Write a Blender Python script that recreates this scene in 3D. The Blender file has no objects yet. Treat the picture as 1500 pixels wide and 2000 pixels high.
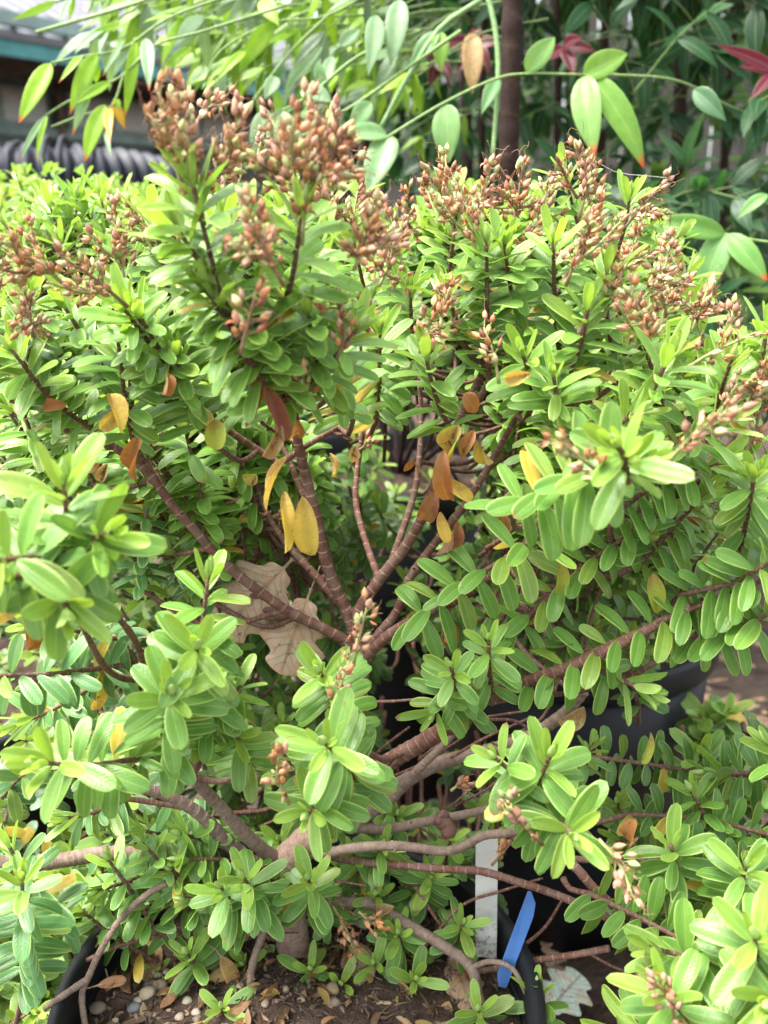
import bpy, math, random
import numpy as np
R = math.radians
rng = np.random.default_rng(7)
random.seed(7)

# ------------------------------------------------------------------ camera, sky, sun, exposure
SC = bpy.context.scene
CAM = np.array((0.0, 0.0, 0.72)); PITCH = R(18.0); K = 0.414
FW = np.array((0, math.cos(PITCH), -math.sin(PITCH)))
UP = np.array((0, math.sin(PITCH), math.cos(PITCH)))
RT = np.array((1.0, 0, 0))
cd = bpy.data.cameras.new("camera"); cam = bpy.data.objects.new("camera", cd)
SC.collection.objects.link(cam); SC.camera = cam
cam.location = CAM; cam.rotation_euler = (R(90) - PITCH, 0, 0)
cd.sensor_fit = 'HORIZONTAL'; cd.sensor_width = 36; cd.lens = 18 / K
cd.clip_start = 0.01; cd.clip_end = 400
cd.dof.use_dof = True; cd.dof.focus_distance = 0.52; cd.dof.aperture_fstop = 11.0
SC.render.resolution_x = 768; SC.render.resolution_y = 1024

SUN_EL, SUN_ROT = 66.0, 266.0     # high hazy sun on the left
w = bpy.data.worlds.new("World"); SC.world = w; w.use_nodes = True
nt = w.node_tree; bg = nt.nodes['Background']
sky = nt.nodes.new('ShaderNodeTexSky'); sky.sky_type = 'NISHITA'; sky.sun_disc = False
sky.sun_elevation = R(SUN_EL); sky.sun_rotation = R(SUN_ROT); sky.dust_density = 4.0; sky.air_density = 1.0; sky.ozone_density = 0.6
hs = nt.nodes.new('ShaderNodeHueSaturation'); hs.inputs['Saturation'].default_value = .30   # thin cloud whitens the sky
nt.links.new(sky.outputs[0], hs.inputs['Color']); nt.links.new(hs.outputs[0], bg.inputs[0]); bg.inputs[1].default_value = 0.15
sl = bpy.data.lights.new("sun", 'SUN'); sl.energy = 2.3; sl.angle = R(30); sl.color = (1, 0.96, 0.89)
so = bpy.data.objects.new("sun", sl); SC.collection.objects.link(so)
# sky rotation is measured from +Y clockwise: direction to the sun
sd = np.array((math.sin(R(SUN_ROT)) * math.cos(R(SUN_EL)), math.cos(R(SUN_ROT)) * math.cos(R(SUN_EL)), math.sin(R(SUN_EL))))
from mathutils import Vector
so.rotation_euler = Vector(sd).to_track_quat('Z', 'Y').to_euler()
SC.view_settings.view_transform = 'Standard'; SC.view_settings.look = 'None'
SC.view_settings.exposure = 2.15; SC.view_settings.gamma = 1.0
SC.cycles.max_bounces = 6; SC.cycles.diffuse_bounces = 3; SC.cycles.glossy_bounces = 2
SC.cycles.transmission_bounces = 4; SC.cycles.transparent_max_bounces = 4
SC.cycles.caustics_reflective = False; SC.cycles.caustics_refractive = False

def P(px, py, d):
    return CAM + d * (FW + RT * ((px - 750) / 750 * K) + UP * ((1000 - py) / 750 * K))
def G(px, py, z):
    r = P(px, py, 1.0) - CAM
    return CAM + r * ((z - CAM[2]) / r[2])
def nrm(v):
    v = np.asarray(v, float); return v / (np.linalg.norm(v) + 1e-12)
def rv(s=1.0): return rng.normal(size=3) * s

# ------------------------------------------------------------------ mesh collector
class MB:
    def __init__(s): s.V = []; s.F = []; s.S = []; s.C = []; s.n = 0
    def add(s, V, F, S, C):
        V = np.asarray(V, float).reshape(-1, 3); n = len(V)
        s.V.append(V); s.F.append(np.asarray(F, np.int64).reshape(-1, 4) + s.n)
        S = np.asarray(S, float); s.S.append(np.broadcast_to(S, (n, 3)))
        C = np.asarray(C, float); s.C.append(np.broadcast_to(C, (n, 3))); s.n += n
    def build(s, name, m, parent=None, smooth=True, origin=None):
        if s.n == 0: return None
        V = np.concatenate(s.V); F = np.concatenate(s.F)
        if origin is None: origin = V.mean(0)
        origin = np.asarray(origin, float)
        me = bpy.data.meshes.new(name); nf = len(F)
        me.vertices.add(len(V)); me.vertices.foreach_set('co', (V - origin).ravel().astype(np.float32))
        me.loops.add(nf * 4); me.loops.foreach_set('vertex_index', F.ravel().astype(np.int32))
        me.polygons.add(nf); me.polygons.foreach_set('loop_start', np.arange(0, nf * 4, 4, dtype=np.int32))
        me.polygons.foreach_set('use_smooth', np.full(nf, smooth))
        a = me.attributes.new('st', 'FLOAT_VECTOR', 'POINT'); a.data.foreach_set('vector', np.concatenate(s.S).ravel().astype(np.float32))
        C = np.concatenate([np.concatenate(s.C), np.ones((len(V), 1))], 1)
        a = me.attributes.new('tint', 'FLOAT_COLOR', 'POINT'); a.data.foreach_set('color', C.ravel().astype(np.float32))
        me.update(calc_edges=True); me.validate()
        me.materials.append(m)
        o = bpy.data.objects.new(name, me); SC.collection.objects.link(o)
        if parent is not None:
            o.parent = parent
            w0 = WL.get(parent.name, np.zeros(3)); o.location = origin - w0
        else: o.location = origin
        WL[o.name] = origin
        return o
WL = {}
def tag(o, label=None, cat=None, group=None, kind=None):
    if label: o['label'] = label
    if cat: o['category'] = cat
    if group: o['group'] = group
    if kind: o['kind'] = kind
    return o
def thing(name, label, cat, loc, group=None):
    o = bpy.data.objects.new(name, None); SC.collection.objects.link(o); o.location = loc
    o.empty_display_size = 0.02; WL[o.name] = np.asarray(loc, float)
    return tag(o, label, cat, group)

# ------------------------------------------------------------------ leaf templates
def prof(kind, v):
    if kind == 'hebe': f = np.power(v, .62) * np.power(1 - v, .42)
    elif kind == 'round': f = np.power(v, .5) * np.power(1 - v, .42)
    elif kind == 'lance': f = np.power(v, .75) * np.power(1 - v, 1.15)
    elif kind == 'broad': f = np.power(v, .62) * np.power(1 - v, .92)
    elif kind == 'oak':
        f = np.power(np.clip(v - .12, 0, 1), .55) * np.power(1 - v, .5) * (1 + .26 * np.sin(v * 22 - .6))
        f = np.where(v < .12, .0, f)
    return f
TPL = {}
def template(kind, lod):
    key = (kind, lod)
    if key in TPL: return TPL[key]
    nv, us = {2: (10, [-1, -.87, -.45, 0, .45, .87, 1]), 1: (7, [-1, -.86, 0, .86, 1]), 0: (4, [-1, 0, 1])}[lod]
    if kind == 'oak': nv = 34
    us = np.array(us, float)
    vs = (1 - np.cos(np.linspace(0, 1, nv + 1) * math.pi)) / 2 * .55 + np.linspace(0, 1, nv + 1) * .45
    f = prof(kind, vs); f = f / f.max(); f = np.maximum(f, .035); f[0] = .09; f[-1] = .02
    U, Vv = np.meshgrid(us, vs); FF = np.repeat(f[:, None], len(us), 1)
    m = len(us); idx = np.arange((nv + 1) * m).reshape(nv + 1, m)
    Q = np.stack([idx[:-1, :-1], idx[:-1, 1:], idx[1:, 1:], idx[1:, :-1]], -1).reshape(-1, 4)
    TPL[key] = (U.ravel(), Vv.ravel(), FF.ravel(), Q, vs, nv, m)
    return TPL[key]
def leaf(mb, p, D, Z, L, W, bend=.4, tint=(.1, .2, .04), kind='hebe', lod=2, cup=.18, rnd=None, side=0.0, wav=0.0, bpow=1.0, twist=0.0):
    U, V, F, Q, vs, nv, m = template(kind, lod)
    D = nrm(D); Z = nrm(Z - D * np.dot(Z, D)); X = np.cross(D, Z)
    th = bend * np.power(vs, bpow)
    dv = np.diff(vs, prepend=0)
    y = np.cumsum(np.cos(th) * dv) * L; z = -np.cumsum(np.sin(th) * dv) * L
    y = np.repeat(y, m); z = np.repeat(z, m); t = np.repeat(th, m)
    a = U * W * .5 * F
    au = np.abs(U)
    h = cup * W * .5 * F * (au ** 1.5) - .05 * W * (au > .95) * F
    if wav: h = h + wav * W * np.sin(V * 11 + U * 2.0 + (rnd or 0) * 9) * au
    sx = side * L * V * V
    a = a * (1 - .1 * cup)
    if twist:
        tw = twist * V; a, h = a * np.cos(tw) - h * np.sin(tw), a * np.sin(tw) + h * np.cos(tw)
    pts = (p[None, :] + D[None, :] * (y + h * np.sin(t))[:, None] + Z[None, :] * (z + h * np.cos(t))[:, None]
           + X[None, :] * (a + sx)[:, None])
    r = rng.random() if rnd is None else rnd
    mb.add(pts, Q, np.stack([U, V, np.full_like(U, r)], 1), tint)

# ------------------------------------------------------------------ tubes
def smoothpath(pts, step):
    pts = np.asarray(pts, float); n = len(pts)
    ext = np.vstack([2 * pts[0] - pts[1], pts, 2 * pts[-1] - pts[-2]]); out = []
    for i in range(n - 1):
        p0, p1, p2, p3 = ext[i:i + 4]; k = max(2, int(np.linalg.norm((p2 - p1)[:3]) / step))
        for j in range(k):
            t = j / k
            out.append(.5 * ((2 * p1) + (-p0 + p2) * t + (2 * p0 - 5 * p1 + 4 * p2 - p3) * t * t + (-p0 + 3 * p1 - 3 * p2 + p3) * t ** 3))
    out.append(pts[-1]); return np.array(out)
def tube(mb, pts, rad, sides=8, tint=(.1, .06, .04), node=0.0, bump=0.0, jit=0.0, cap=True):
    pts = np.asarray(pts, float); n = len(pts); rad = np.broadcast_to(np.asarray(rad, float), (n,)).copy()
    T = np.gradient(pts, axis=0); T /= (np.linalg.norm(T, axis=1)[:, None] + 1e-12)
    a = np.array((0, 0, 1.0)) if abs(T[0][2]) < .9 else np.array((1.0, 0, 0))
    N = nrm(np.cross(T[0], a)); Ns = [N]
    for i in range(1, n):
        N = nrm(N - T[i] * np.dot(N, T[i])); Ns.append(N)
    Ns = np.array(Ns); B = np.cross(T, Ns)
    s = np.concatenate([[0], np.cumsum(np.linalg.norm(np.diff(pts, axis=0), axis=1))])
    if node:
        ph = (s / node) % 1.0; rad = rad * (1 + bump * np.exp(-((np.minimum(ph, 1 - ph)) / .12) ** 2))
    if cap:
        pts = np.vstack([pts[0], pts, pts[-1]]); rad = np.concatenate([[rad[0] * .05], rad, [rad[-1] * .05]])
        Ns = np.vstack([Ns[0], Ns, Ns[-1]]); B = np.vstack([B[0], B, B[-1]]); s = np.concatenate([[0], s, [s[-1]]]); n += 2
    ang = np.arange(sides) / sides * 2 * math.pi
    rr = rad[:, None] * (1 + jit * rng.normal(size=(n, sides)))
    V = pts[:, None, :] + rr[..., None] * (np.cos(ang)[None, :, None] * Ns[:, None, :] + np.sin(ang)[None, :, None] * B[:, None, :])
    idx = np.arange(n * sides).reshape(n, sides); nx = np.roll(idx, -1, 1)
    Q = np.stack([idx[:-1], nx[:-1], nx[1:], idx[1:]], -1).reshape(-1, 4)
    S = np.stack([np.repeat(ang[None, :], n, 0).ravel(), np.repeat(s / (node or .01), sides), np.repeat(rad, sides) * 100], 1)
    mb.add(V.reshape(-1, 3), Q, S, tint)
def box(mb, c, sx, sy, sz, ax=None, tint=(1, 1, 1)):
    X, Y, Z = ax if ax is not None else (np.array((1., 0, 0)), np.array((0, 1., 0)), np.array((0, 0, 1.)))
    V = []
    for i in (-1, 1):
        for j in (-1, 1):
            for k in (-1, 1): V.append(np.asarray(c) + X * i * sx / 2 + Y * j * sy / 2 + Z * k * sz / 2)
    F = [(0, 1, 3, 2), (4, 6, 7, 5), (0, 4, 5, 1), (2, 3, 7, 6), (0, 2, 6, 4), (1, 5, 7, 3)]
    mb.add(V, F, (0, 0, 0), tint)
def lathe(mb, c, prof_, sides=64, tint=(1, 1, 1)):
    ang = np.arange(sides) / sides * 2 * math.pi; n = len(prof_)
    V = np.array([[(c[0] + r * math.cos(a), c[1] + r * math.sin(a), z) for a in ang] for r, z in prof_])
    idx = np.arange(n * sides).reshape(n, sides); nx = np.roll(idx, -1, 1)
    Q = np.stack([idx[:-1], nx[:-1], nx[1:], idx[1:]], -1).reshape(-1, 4)
    mb.add(V.reshape(-1, 3), Q, (0, 0, 0), tint)

# ------------------------------------------------------------------ materials
def newmat(name):
    m = bpy.data.materials.new(name); m.use_nodes = True; t = m.node_tree; t.nodes.clear()
    out = t.nodes.new('ShaderNodeOutputMaterial'); return m, t, out
def nd(t, ty, **kw):
    n = t.nodes.new(ty)
    for k, v in kw.items():
        if k in n.inputs: n.inputs[k].default_value = v
        else: setattr(n, k, v)
    return n
def attr(t, name): return nd(t, 'ShaderNodeAttribute', attribute_name=name)
def maprange(t, src, a, b, c=0., d=1.):
    n = nd(t, 'ShaderNodeMapRange'); t.links.new(src, n.inputs[0])
    for i, v in enumerate((a, b, c, d)): n.inputs[i + 1].default_value = v
    return n.outputs[0]
def mix(t, fac, a, b, blend='MIX'):
    n = nd(t, 'ShaderNodeMix', data_type='RGBA', blend_type=blend)
    for s, i in ((fac, 0), (a, 6), (b, 7)):
        if isinstance(s, (int, float)): n.inputs[i].default_value = s
        elif isinstance(s, tuple): n.inputs[i].default_value = (*s, 1)
        else: t.links.new(s, n.inputs[i])
    return n.outputs[2]
def mth(t, op, a, b=None):
    n = nd(t, 'ShaderNodeMath', operation=op)
    for i, s in enumerate((a, b)):
        if s is None: continue
        if isinstance(s, (int, float)): n.inputs[i].default_value = s
        else: t.links.new(s, n.inputs[i])
    return n.outputs[0]

def nd_noise(t, tc, sc):
    n = nd(t, 'ShaderNodeTexNoise', Scale=sc, Detail=4.0, Roughness=.7); t.links.new(tc.outputs['Object'], n.inputs['Vector']); return n.outputs[0]
def leafmat(name, margin=(.58, .70, .20), mfac=.85, rough=.36, trans=.32, rib=.45, tipred=0.0, spots=.5, backc=(.26, .36, .16), backf=.45, veins=.25, blotch=None, tipc=(.55, .07, .02), ribc=(.42, .55, .2), vmul=(1.25, 1.2, 1.3), spec=.5):
    m, t, out = newmat(name); L = t.links.new
    st = attr(t, 'st'); ti = attr(t, 'tint'); xyz = nd(t, 'ShaderNodeSeparateXYZ'); L(st.outputs['Vector'], xyz.inputs[0])
    au = mth(t, 'ABSOLUTE', xyz.outputs[0])
    tc = nd(t, 'ShaderNodeTexCoord')
    n1 = nd(t, 'ShaderNodeTexNoise', Scale=90.0, Detail=3.0); L(tc.outputs['Object'], n1.inputs['Vector'])
    n2 = nd(t, 'ShaderNodeTexNoise', Scale=900.0, Detail=2.0); L(tc.outputs['Object'], n2.inputs['Vector'])
    col = mix(t, maprange(t, n1.outputs[0], .35, .7), ti.outputs['Color'], mix(t, 1.0, ti.outputs['Color'], (.72, .84, .8), 'MULTIPLY'))
    # side veins: thin oblique stripes
    vv = mth(t, 'SINE', mth(t, 'MULTIPLY', mth(t, 'SUBTRACT', xyz.outputs[1], mth(t, 'MULTIPLY', au, .22)), 62.0))
    col = mix(t, mth(t, 'MULTIPLY', maprange(t, vv, .75, 1.), veins), col, mix(t, 1.0, col, vmul, 'MULTIPLY'))
    col = mix(t, mth(t, 'MULTIPLY', maprange(t, au, .035, .10, 1., 0.), rib), col, mix(t, .5 if ribc[1] > .3 else .9, col, ribc))
    if blotch: col = mix(t, mth(t, 'MULTIPLY', maprange(t, nd_noise(t, tc, 55.), .50, .60), .75), col, blotch); col = mix(t, maprange(t, nd_noise(t, tc, 160.), .60, .68), col, (.10, .05, .025))
    sp = mth(t, 'MULTIPLY', maprange(t, n2.outputs[0], .70, .74), spots)
    col = mix(t, sp, col, (.09, .06, .03))
    if tipred:
        tr = mth(t, 'MULTIPLY', maprange(t, xyz.outputs[1], .86, .97), maprange(t, xyz.outputs[2], 1 - tipred, 1 - tipred + .05))
        col = mix(t, tr, col, tipc)
    mg = mth(t, 'MULTIPLY', maprange(t, au, .80, .95), mth(t, 'MULTIPLY', maprange(t, n1.outputs[0], .3, .65, .55, 1.1), mfac))
    col = mix(t, mg, col, mix(t, .35, margin, ti.outputs['Color']))
    ge = nd(t, 'ShaderNodeNewGeometry')
    col2 = mix(t, mth(t, 'MULTIPLY', ge.outputs['Backfacing'], backf), col, backc)
    bp = nd(t, 'ShaderNodeBump', Strength=.25, Distance=.0006)
    L(mth(t, 'ADD', mth(t, 'MULTIPLY', vv, .15), mth(t, 'ADD', n2.outputs[0], maprange(t, au, .0, .10))), bp.inputs['Height'])
    pb = nd(t, 'ShaderNodeBsdfPrincipled', Roughness=rough); pb.inputs['Specular IOR Level'].default_value = spec
    L(col2, pb.inputs['Base Color']); L(bp.outputs[0], pb.inputs['Normal'])
    L(maprange(t, n1.outputs[0], .3, .7, rough - .06, rough + .12), pb.inputs['Roughness'])
    tr = nd(t, 'ShaderNodeBsdfTranslucent'); L(mix(t, 1.0, col, (1.5, 1.45, .75), 'MULTIPLY'), tr.inputs[0])
    mx = nd(t, 'ShaderNodeMixShader'); mx.inputs[0].default_value = trans
    L(pb.outputs[0], mx.inputs[1]); L(tr.outputs[0], mx.inputs[2]); L(mx.outputs[0], out.inputs[0])
    return m
M = {}
M['leaf'] = leafmat('hebe leaf', mfac=.78, tipred=.08, tipc=(.26, .14, .05), spots=.75)
M['dry'] = leafmat('withered leaf', margin=(.5, .34, .12), mfac=.25, rough=.6, trans=.35, rib=.3, spots=.7, backc=(.5, .4, .25), backf=.3, blotch=(.36, .17, .06))
M['oak'] = leafmat('dead oak leaf', margin=(.42, .33, .25), mfac=.1, rough=.75, trans=.08, rib=.75, spots=.8, backc=(.42, .31, .23), backf=.5, veins=.9, ribc=(.17, .10, .065), vmul=(.62, .56, .5), blotch=(.40, .25, .15))
M['nand'] = leafmat('nandina leaf', margin=(.25, .34, .1), mfac=.35, rough=.40, spec=.32, trans=.35, rib=.35, tipred=.28, spots=.15, backc=(.16, .27, .16), backf=.45)

def barkmat(name, dark, pale, ring, rough=.75):
    m, t, out = newmat(name); L = t.links.new
    st = attr(t, 'st'); xyz = nd(t, 'ShaderNodeSeparateXYZ'); L(st.outputs['Vector'], xyz.inputs[0])
    tc = nd(t, 'ShaderNodeTexCoord'); n1 = nd(t, 'ShaderNodeTexNoise', Scale=220.0, Detail=5.0, Roughness=.7); L(tc.outputs['Object'], n1.inputs['Vector'])
    n2 = nd(t, 'ShaderNodeTexNoise', Scale=1400.0, Detail=2.0); L(tc.outputs['Object'], n2.inputs['Vector'])
    n3 = nd(t, 'ShaderNodeTexNoise', Scale=45.0, Detail=3.0); L(tc.outputs['Object'], n3.inputs['Vector'])
    fr = mth(t, 'FRACT', mth(t, 'ADD', xyz.outputs[1], mth(t, 'ADD', mth(t, 'MULTIPLY', n1.outputs[0], .3), mth(t, 'MULTIPLY', n3.outputs[0], 1.1))))
    d = mth(t, 'ABSOLUTE', mth(t, 'SUBTRACT', fr, .5))
    rg = mth(t, 'MULTIPLY', maprange(t, d, .41, .48), maprange(t, n1.outputs[0], .3, .55, .35, 1.))
    col = mix(t, maprange(t, n1.outputs[0], .35, .68), dark, pale)
    col = mix(t, mth(t, 'MULTIPLY', maprange(t, n3.outputs[0], .48, .62), .35), col, mix(t, .6, col, (.26, .21, .17)))
    col = mix(t, mth(t, 'MULTIPLY', rg, .6), col, ring)
    ti = attr(t, 'tint'); col = mix(t, 1.0, col, ti.outputs['Color'], 'MULTIPLY')
    bp = nd(t, 'ShaderNodeBump', Strength=.7, Distance=.0012)
    L(mth(t, 'ADD', mth(t, 'MULTIPLY', rg, .5), mth(t, 'ADD', n1.outputs[0], mth(t, 'MULTIPLY', n2.outputs[0], .4))), bp.inputs['Height'])
    pb = nd(t, 'ShaderNodeBsdfPrincipled', Roughness=rough); pb.inputs['Specular IOR Level'].default_value = .35
    L(col, pb.inputs['Base Color']); L(bp.outputs[0], pb.inputs['Normal']); L(pb.outputs[0], out.inputs[0]); return m
M['bark'] = barkmat('hebe bark', (.085, .034, .024), (.18, .088, .062), (.38, .25, .18))
M['oldbark'] = barkmat('old bark', (.13, .088, .066), (.25, .18, .14), (.30, .22, .175), .85)
M['cane'] = barkmat('cane bark', (.10, .05, .03), (.30, .17, .10), (.34, .22, .14), .85)

def plain(name, col, rough=.6, var=.25, scale=40., bump=.3, dist=.001, spec=.4, usetint=False, trans=0., metal=0.):
    m, t, out = newmat(name); L = t.links.new; tc = nd(t, 'ShaderNodeTexCoord')
    n1 = nd(t, 'ShaderNodeTexNoise', Scale=scale, Detail=6.0, Roughness=.65); L(tc.outputs['Object'], n1.inputs['Vector'])
    n2 = nd(t, 'ShaderNodeTexNoise', Scale=scale * 9, Detail=3.0); L(tc.outputs['Object'], n2.inputs['Vector'])
    c = attr(t, 'tint').outputs['Color'] if usetint else col
    f = maprange(t, n1.outputs[0], .3, .7, 1 - var, 1 + var); cc = nd(t, 'ShaderNodeCombineColor')
    for i in range(3): L(f, cc.inputs[i])
    c = mix(t, 1.0, c, cc.outputs[0], 'MULTIPLY')
    bp = nd(t, 'ShaderNodeBump', Strength=bump, Distance=dist); L(mth(t, 'ADD', n1.outputs[0], mth(t, 'MULTIPLY', n2.outputs[0], .5)), bp.inputs['Height'])
    pb = nd(t, 'ShaderNodeBsdfPrincipled', Roughness=rough, Metallic=metal); pb.inputs['Specular IOR Level'].default_value = spec
    L(c, pb.inputs['Base Color']); L(bp.outputs[0], pb.inputs['Normal'])
    L(maprange(t, n1.outputs[0], .3, .7, rough - .08, rough + .1), pb.inputs['Roughness'])
    if trans:
        tr = nd(t, 'ShaderNodeBsdfTranslucent'); L(c, tr.inputs[0]); mx = nd(t, 'ShaderNodeMixShader'); mx.inputs[0].default_value = trans
        L(pb.outputs[0], mx.inputs[1]); L(tr.outputs[0], mx.inputs[2]); L(mx.outputs[0], out.inputs[0])
    else: L(pb.outputs[0], out.inputs[0])
    return m
M['seed'] = plain('dry seed capsule', None, .55, .35, 300., .4, .0006, .35, True, .12)
M['bud'] = plain('leaf bud', None, .38, .12, 200., .1, .0004, .5, True, .2)
M['pot'] = plain('black plastic pot', (.008, .009, .011), .5, .35, 25., .15, .0008, .3)
M['hose'] = plain('black ribbed plastic', (.014, .016, .027), .55, .3, 20., .1, .001, .3)
M['soil'] = plain('potting soil', (.060, .040, .030), .95, .65, 90., 1.0, .004, .15)
M['earth'] = plain('bare ground', (.075, .055, .042), .95, .5, 30., 1.0, .006, .15)
M['stone'] = plain('pebble', None, .7, .3, 120., .4, .001, .35, True)
def labelmat(name, c):
    m = plain(name, c, .5, .12, 60., .15, .0005, .4); t = m.node_tree; pb = [n for n in t.nodes if n.type == 'BSDF_PRINCIPLED'][0]; src = pb.inputs['Base Color'].links[0].from_socket
    tc = nd(t, 'ShaderNodeTexCoord'); sp = nd(t, 'ShaderNodeSeparateXYZ'); t.links.new(tc.outputs['Object'], sp.inputs[0])
    n = nd_noise(t, tc, 260.); low = maprange(t, sp.outputs[2], -.045, -.01, .16, .0)
    f = maprange(t, mth(t, 'ADD', n, low), .64, .72, 0., .6)
    t.links.new(mix(t, f, mix(t, mth(t, 'MULTIPLY', nd_noise(t, tc, 30.), .35), src, (.30, .27, .22)), (.11, .08, .06)), pb.inputs['Base Color']); return m
M['white'] = labelmat('weathered white plastic', (.50, .51, .48))
M['blue'] = labelmat('blue plastic', (.012, .15, .50))
M['roof'] = plain('painted roof sheet', (.21, .21, .235), .55, .12, 3., .1, .004, .3)
M['teal'] = plain('faded teal paint', (.085, .29, .29), .6, .3, 4., .2, .003, .3)
M['gutter'] = plain('grey green gutter', (.22, .31, .29), .55, .35, 5., .2, .003, .3)
M['wallm'] = plain('dark green boards', (.10, .135, .12), .8, .3, 2., .2, .003, .2)
M['wood'] = plain('weathered brown wood', (.14, .105, .09), .85, .45, 6., .3, .004, .2)
M['pane'] = plain('dusty window pane', (.36, .37, .34), .25, .2, 3., .05, .001, .6)
M['pale'] = plain('shade dark fence boards', (.085, .08, .07), .8, .12, 1.5, .1, .003, .2)
M['silk'] = plain('spider silk', (.8, .8, .8), .3, .0, 10., .0, .001, .6, False, .5)
M['bud2'] = M['bud']

# ------------------------------------------------------------------ seed heads
BROWN = [(.50, .20, .07), (.42, .145, .055), (.55, .27, .13), (.48, .25, .14), (.27, .10, .05), (.56, .25, .08), (.46, .28, .17)]
CREAM = [(.44, .44, .17), (.40, .43, .18), (.46, .42, .22)]
def capsule(mb, p, D, L, W, col):
    D = nrm(D); a = nrm(np.cross(D, rv())); b = np.cross(D, a)
    ts = np.array([0, .08, .25, .45, .65, .82, .94, 1.0]); rr = np.array([.12, .5, .9, 1., .82, .5, .2, .04]) * W / 2
    k = 8; an = np.arange(k) / k * 2 * math.pi; g = 1 + .16 * np.cos(2 * an)
    V = p + (ts * L)[:, None, None] * D + rr[:, None, None] * g[None, :, None] * (np.cos(an)[None, :, None] * a + np.sin(an)[None, :, None] * b)
    idx = np.arange(len(ts) * k).reshape(-1, k); nx = np.roll(idx, -1, 1)
    Q = np.stack([idx[:-1], nx[:-1], nx[1:], idx[1:]], -1).reshape(-1, 4)
    c = np.array(col); C = np.repeat(np.array([c * (.75 if t < .1 else 1.0) for t in ts])[:, None, :], k, 1).reshape(-1, 3)
    mb.add(V.reshape(-1, 3), Q, (0, 0, 0), C)
def seedhead(parent, b, t, n, dull=0., size=1.0, cream=.22, name='seed_head', mb=None, build=True):
    mb = mb or MB(); b = np.asarray(b); t = np.asarray(t); ln = np.linalg.norm(t - b)
    mid = (b + t) / 2 + rv(ln * .05); path = smoothpath([b, mid, t], ln / 8)
    stalk = (.30, .30, .12) if rng.random() < .6 else (.22, .13, .07)
    tube(mb, path, np.linspace(.0011, .0006, len(path)) * size, 6, stalk)
    m = int(n * 1.5)
    for i in range(m):
        f = .18 + .82 * (i + .5) / m; k = min(int(f * (len(path) - 1)), len(path) - 2); q = path[k] + (path[k + 1] - path[k]) * (f * (len(path) - 1) - k)
        T = nrm(path[k + 1] - path[k]); N = nrm(np.cross(T, rv())); a = R(rng.uniform(25, 75)) * (1 if f < .9 else .5)
        D = nrm(T * math.cos(a) + N * math.sin(a)); pl = rng.uniform(.002, .007) * size
        q2 = q + D * pl; tube(mb, [q, (q + q2) / 2 + T * .0005, q2], .00035 * size, 4, stalk, cap=False)
        D2 = nrm(D + T * .5 + rv(.15) + np.array((0, 0, .15)))
        cr = rng.random() < cream
        col = np.array(CREAM[rng.integers(3)] if cr else BROWN[rng.integers(7)]) * rng.uniform(.8, 1.2)
        if dull and not cr: col = col * (1 - dull) + np.array((.42, .27, .21)) * dull
        L = rng.uniform(.0046, .0074) * size
        if rng.random() < .16: L *= .55
        capsule(mb, q2, D2, L, L * rng.uniform(.44, .58), col)
        for _ in range(int(rng.integers(0, 4))):
            l_ = rng.uniform(.002, .0045); D3 = nrm(D + rv(.5)); leaf(mb, q2 + rv(.0006), D3, nrm(rv()), l_, l_ * .45, bend=rng.uniform(-.5, 2.), tint=np.array(BROWN[rng.integers(7)]) * rng.uniform(.6, 1.1), kind='broad', lod=0, cup=1.0)
        if rng.random() < .16:                      # capsule split open: second half beside the first
            capsule(mb, q2, nrm(D2 + rv(.35)), L * .9, L * .26, np.array(BROWN[rng.integers(7)]) * .8)
        if rng.random() < .6:
            e = q2 + D2 * L; s1 = e + D2 * .002 + rv(.0006); s2 = e + D2 * .004 + rv(.0015); s3 = s2 + rv(.0018)
            tube(mb, smoothpath([e, s1, s2, s3], .001), .00016 * size, 3, (.28, .16, .10), cap=False)
    if not build: return mb
    return mb.build(name, M['seed'], parent, origin=b)

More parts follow.
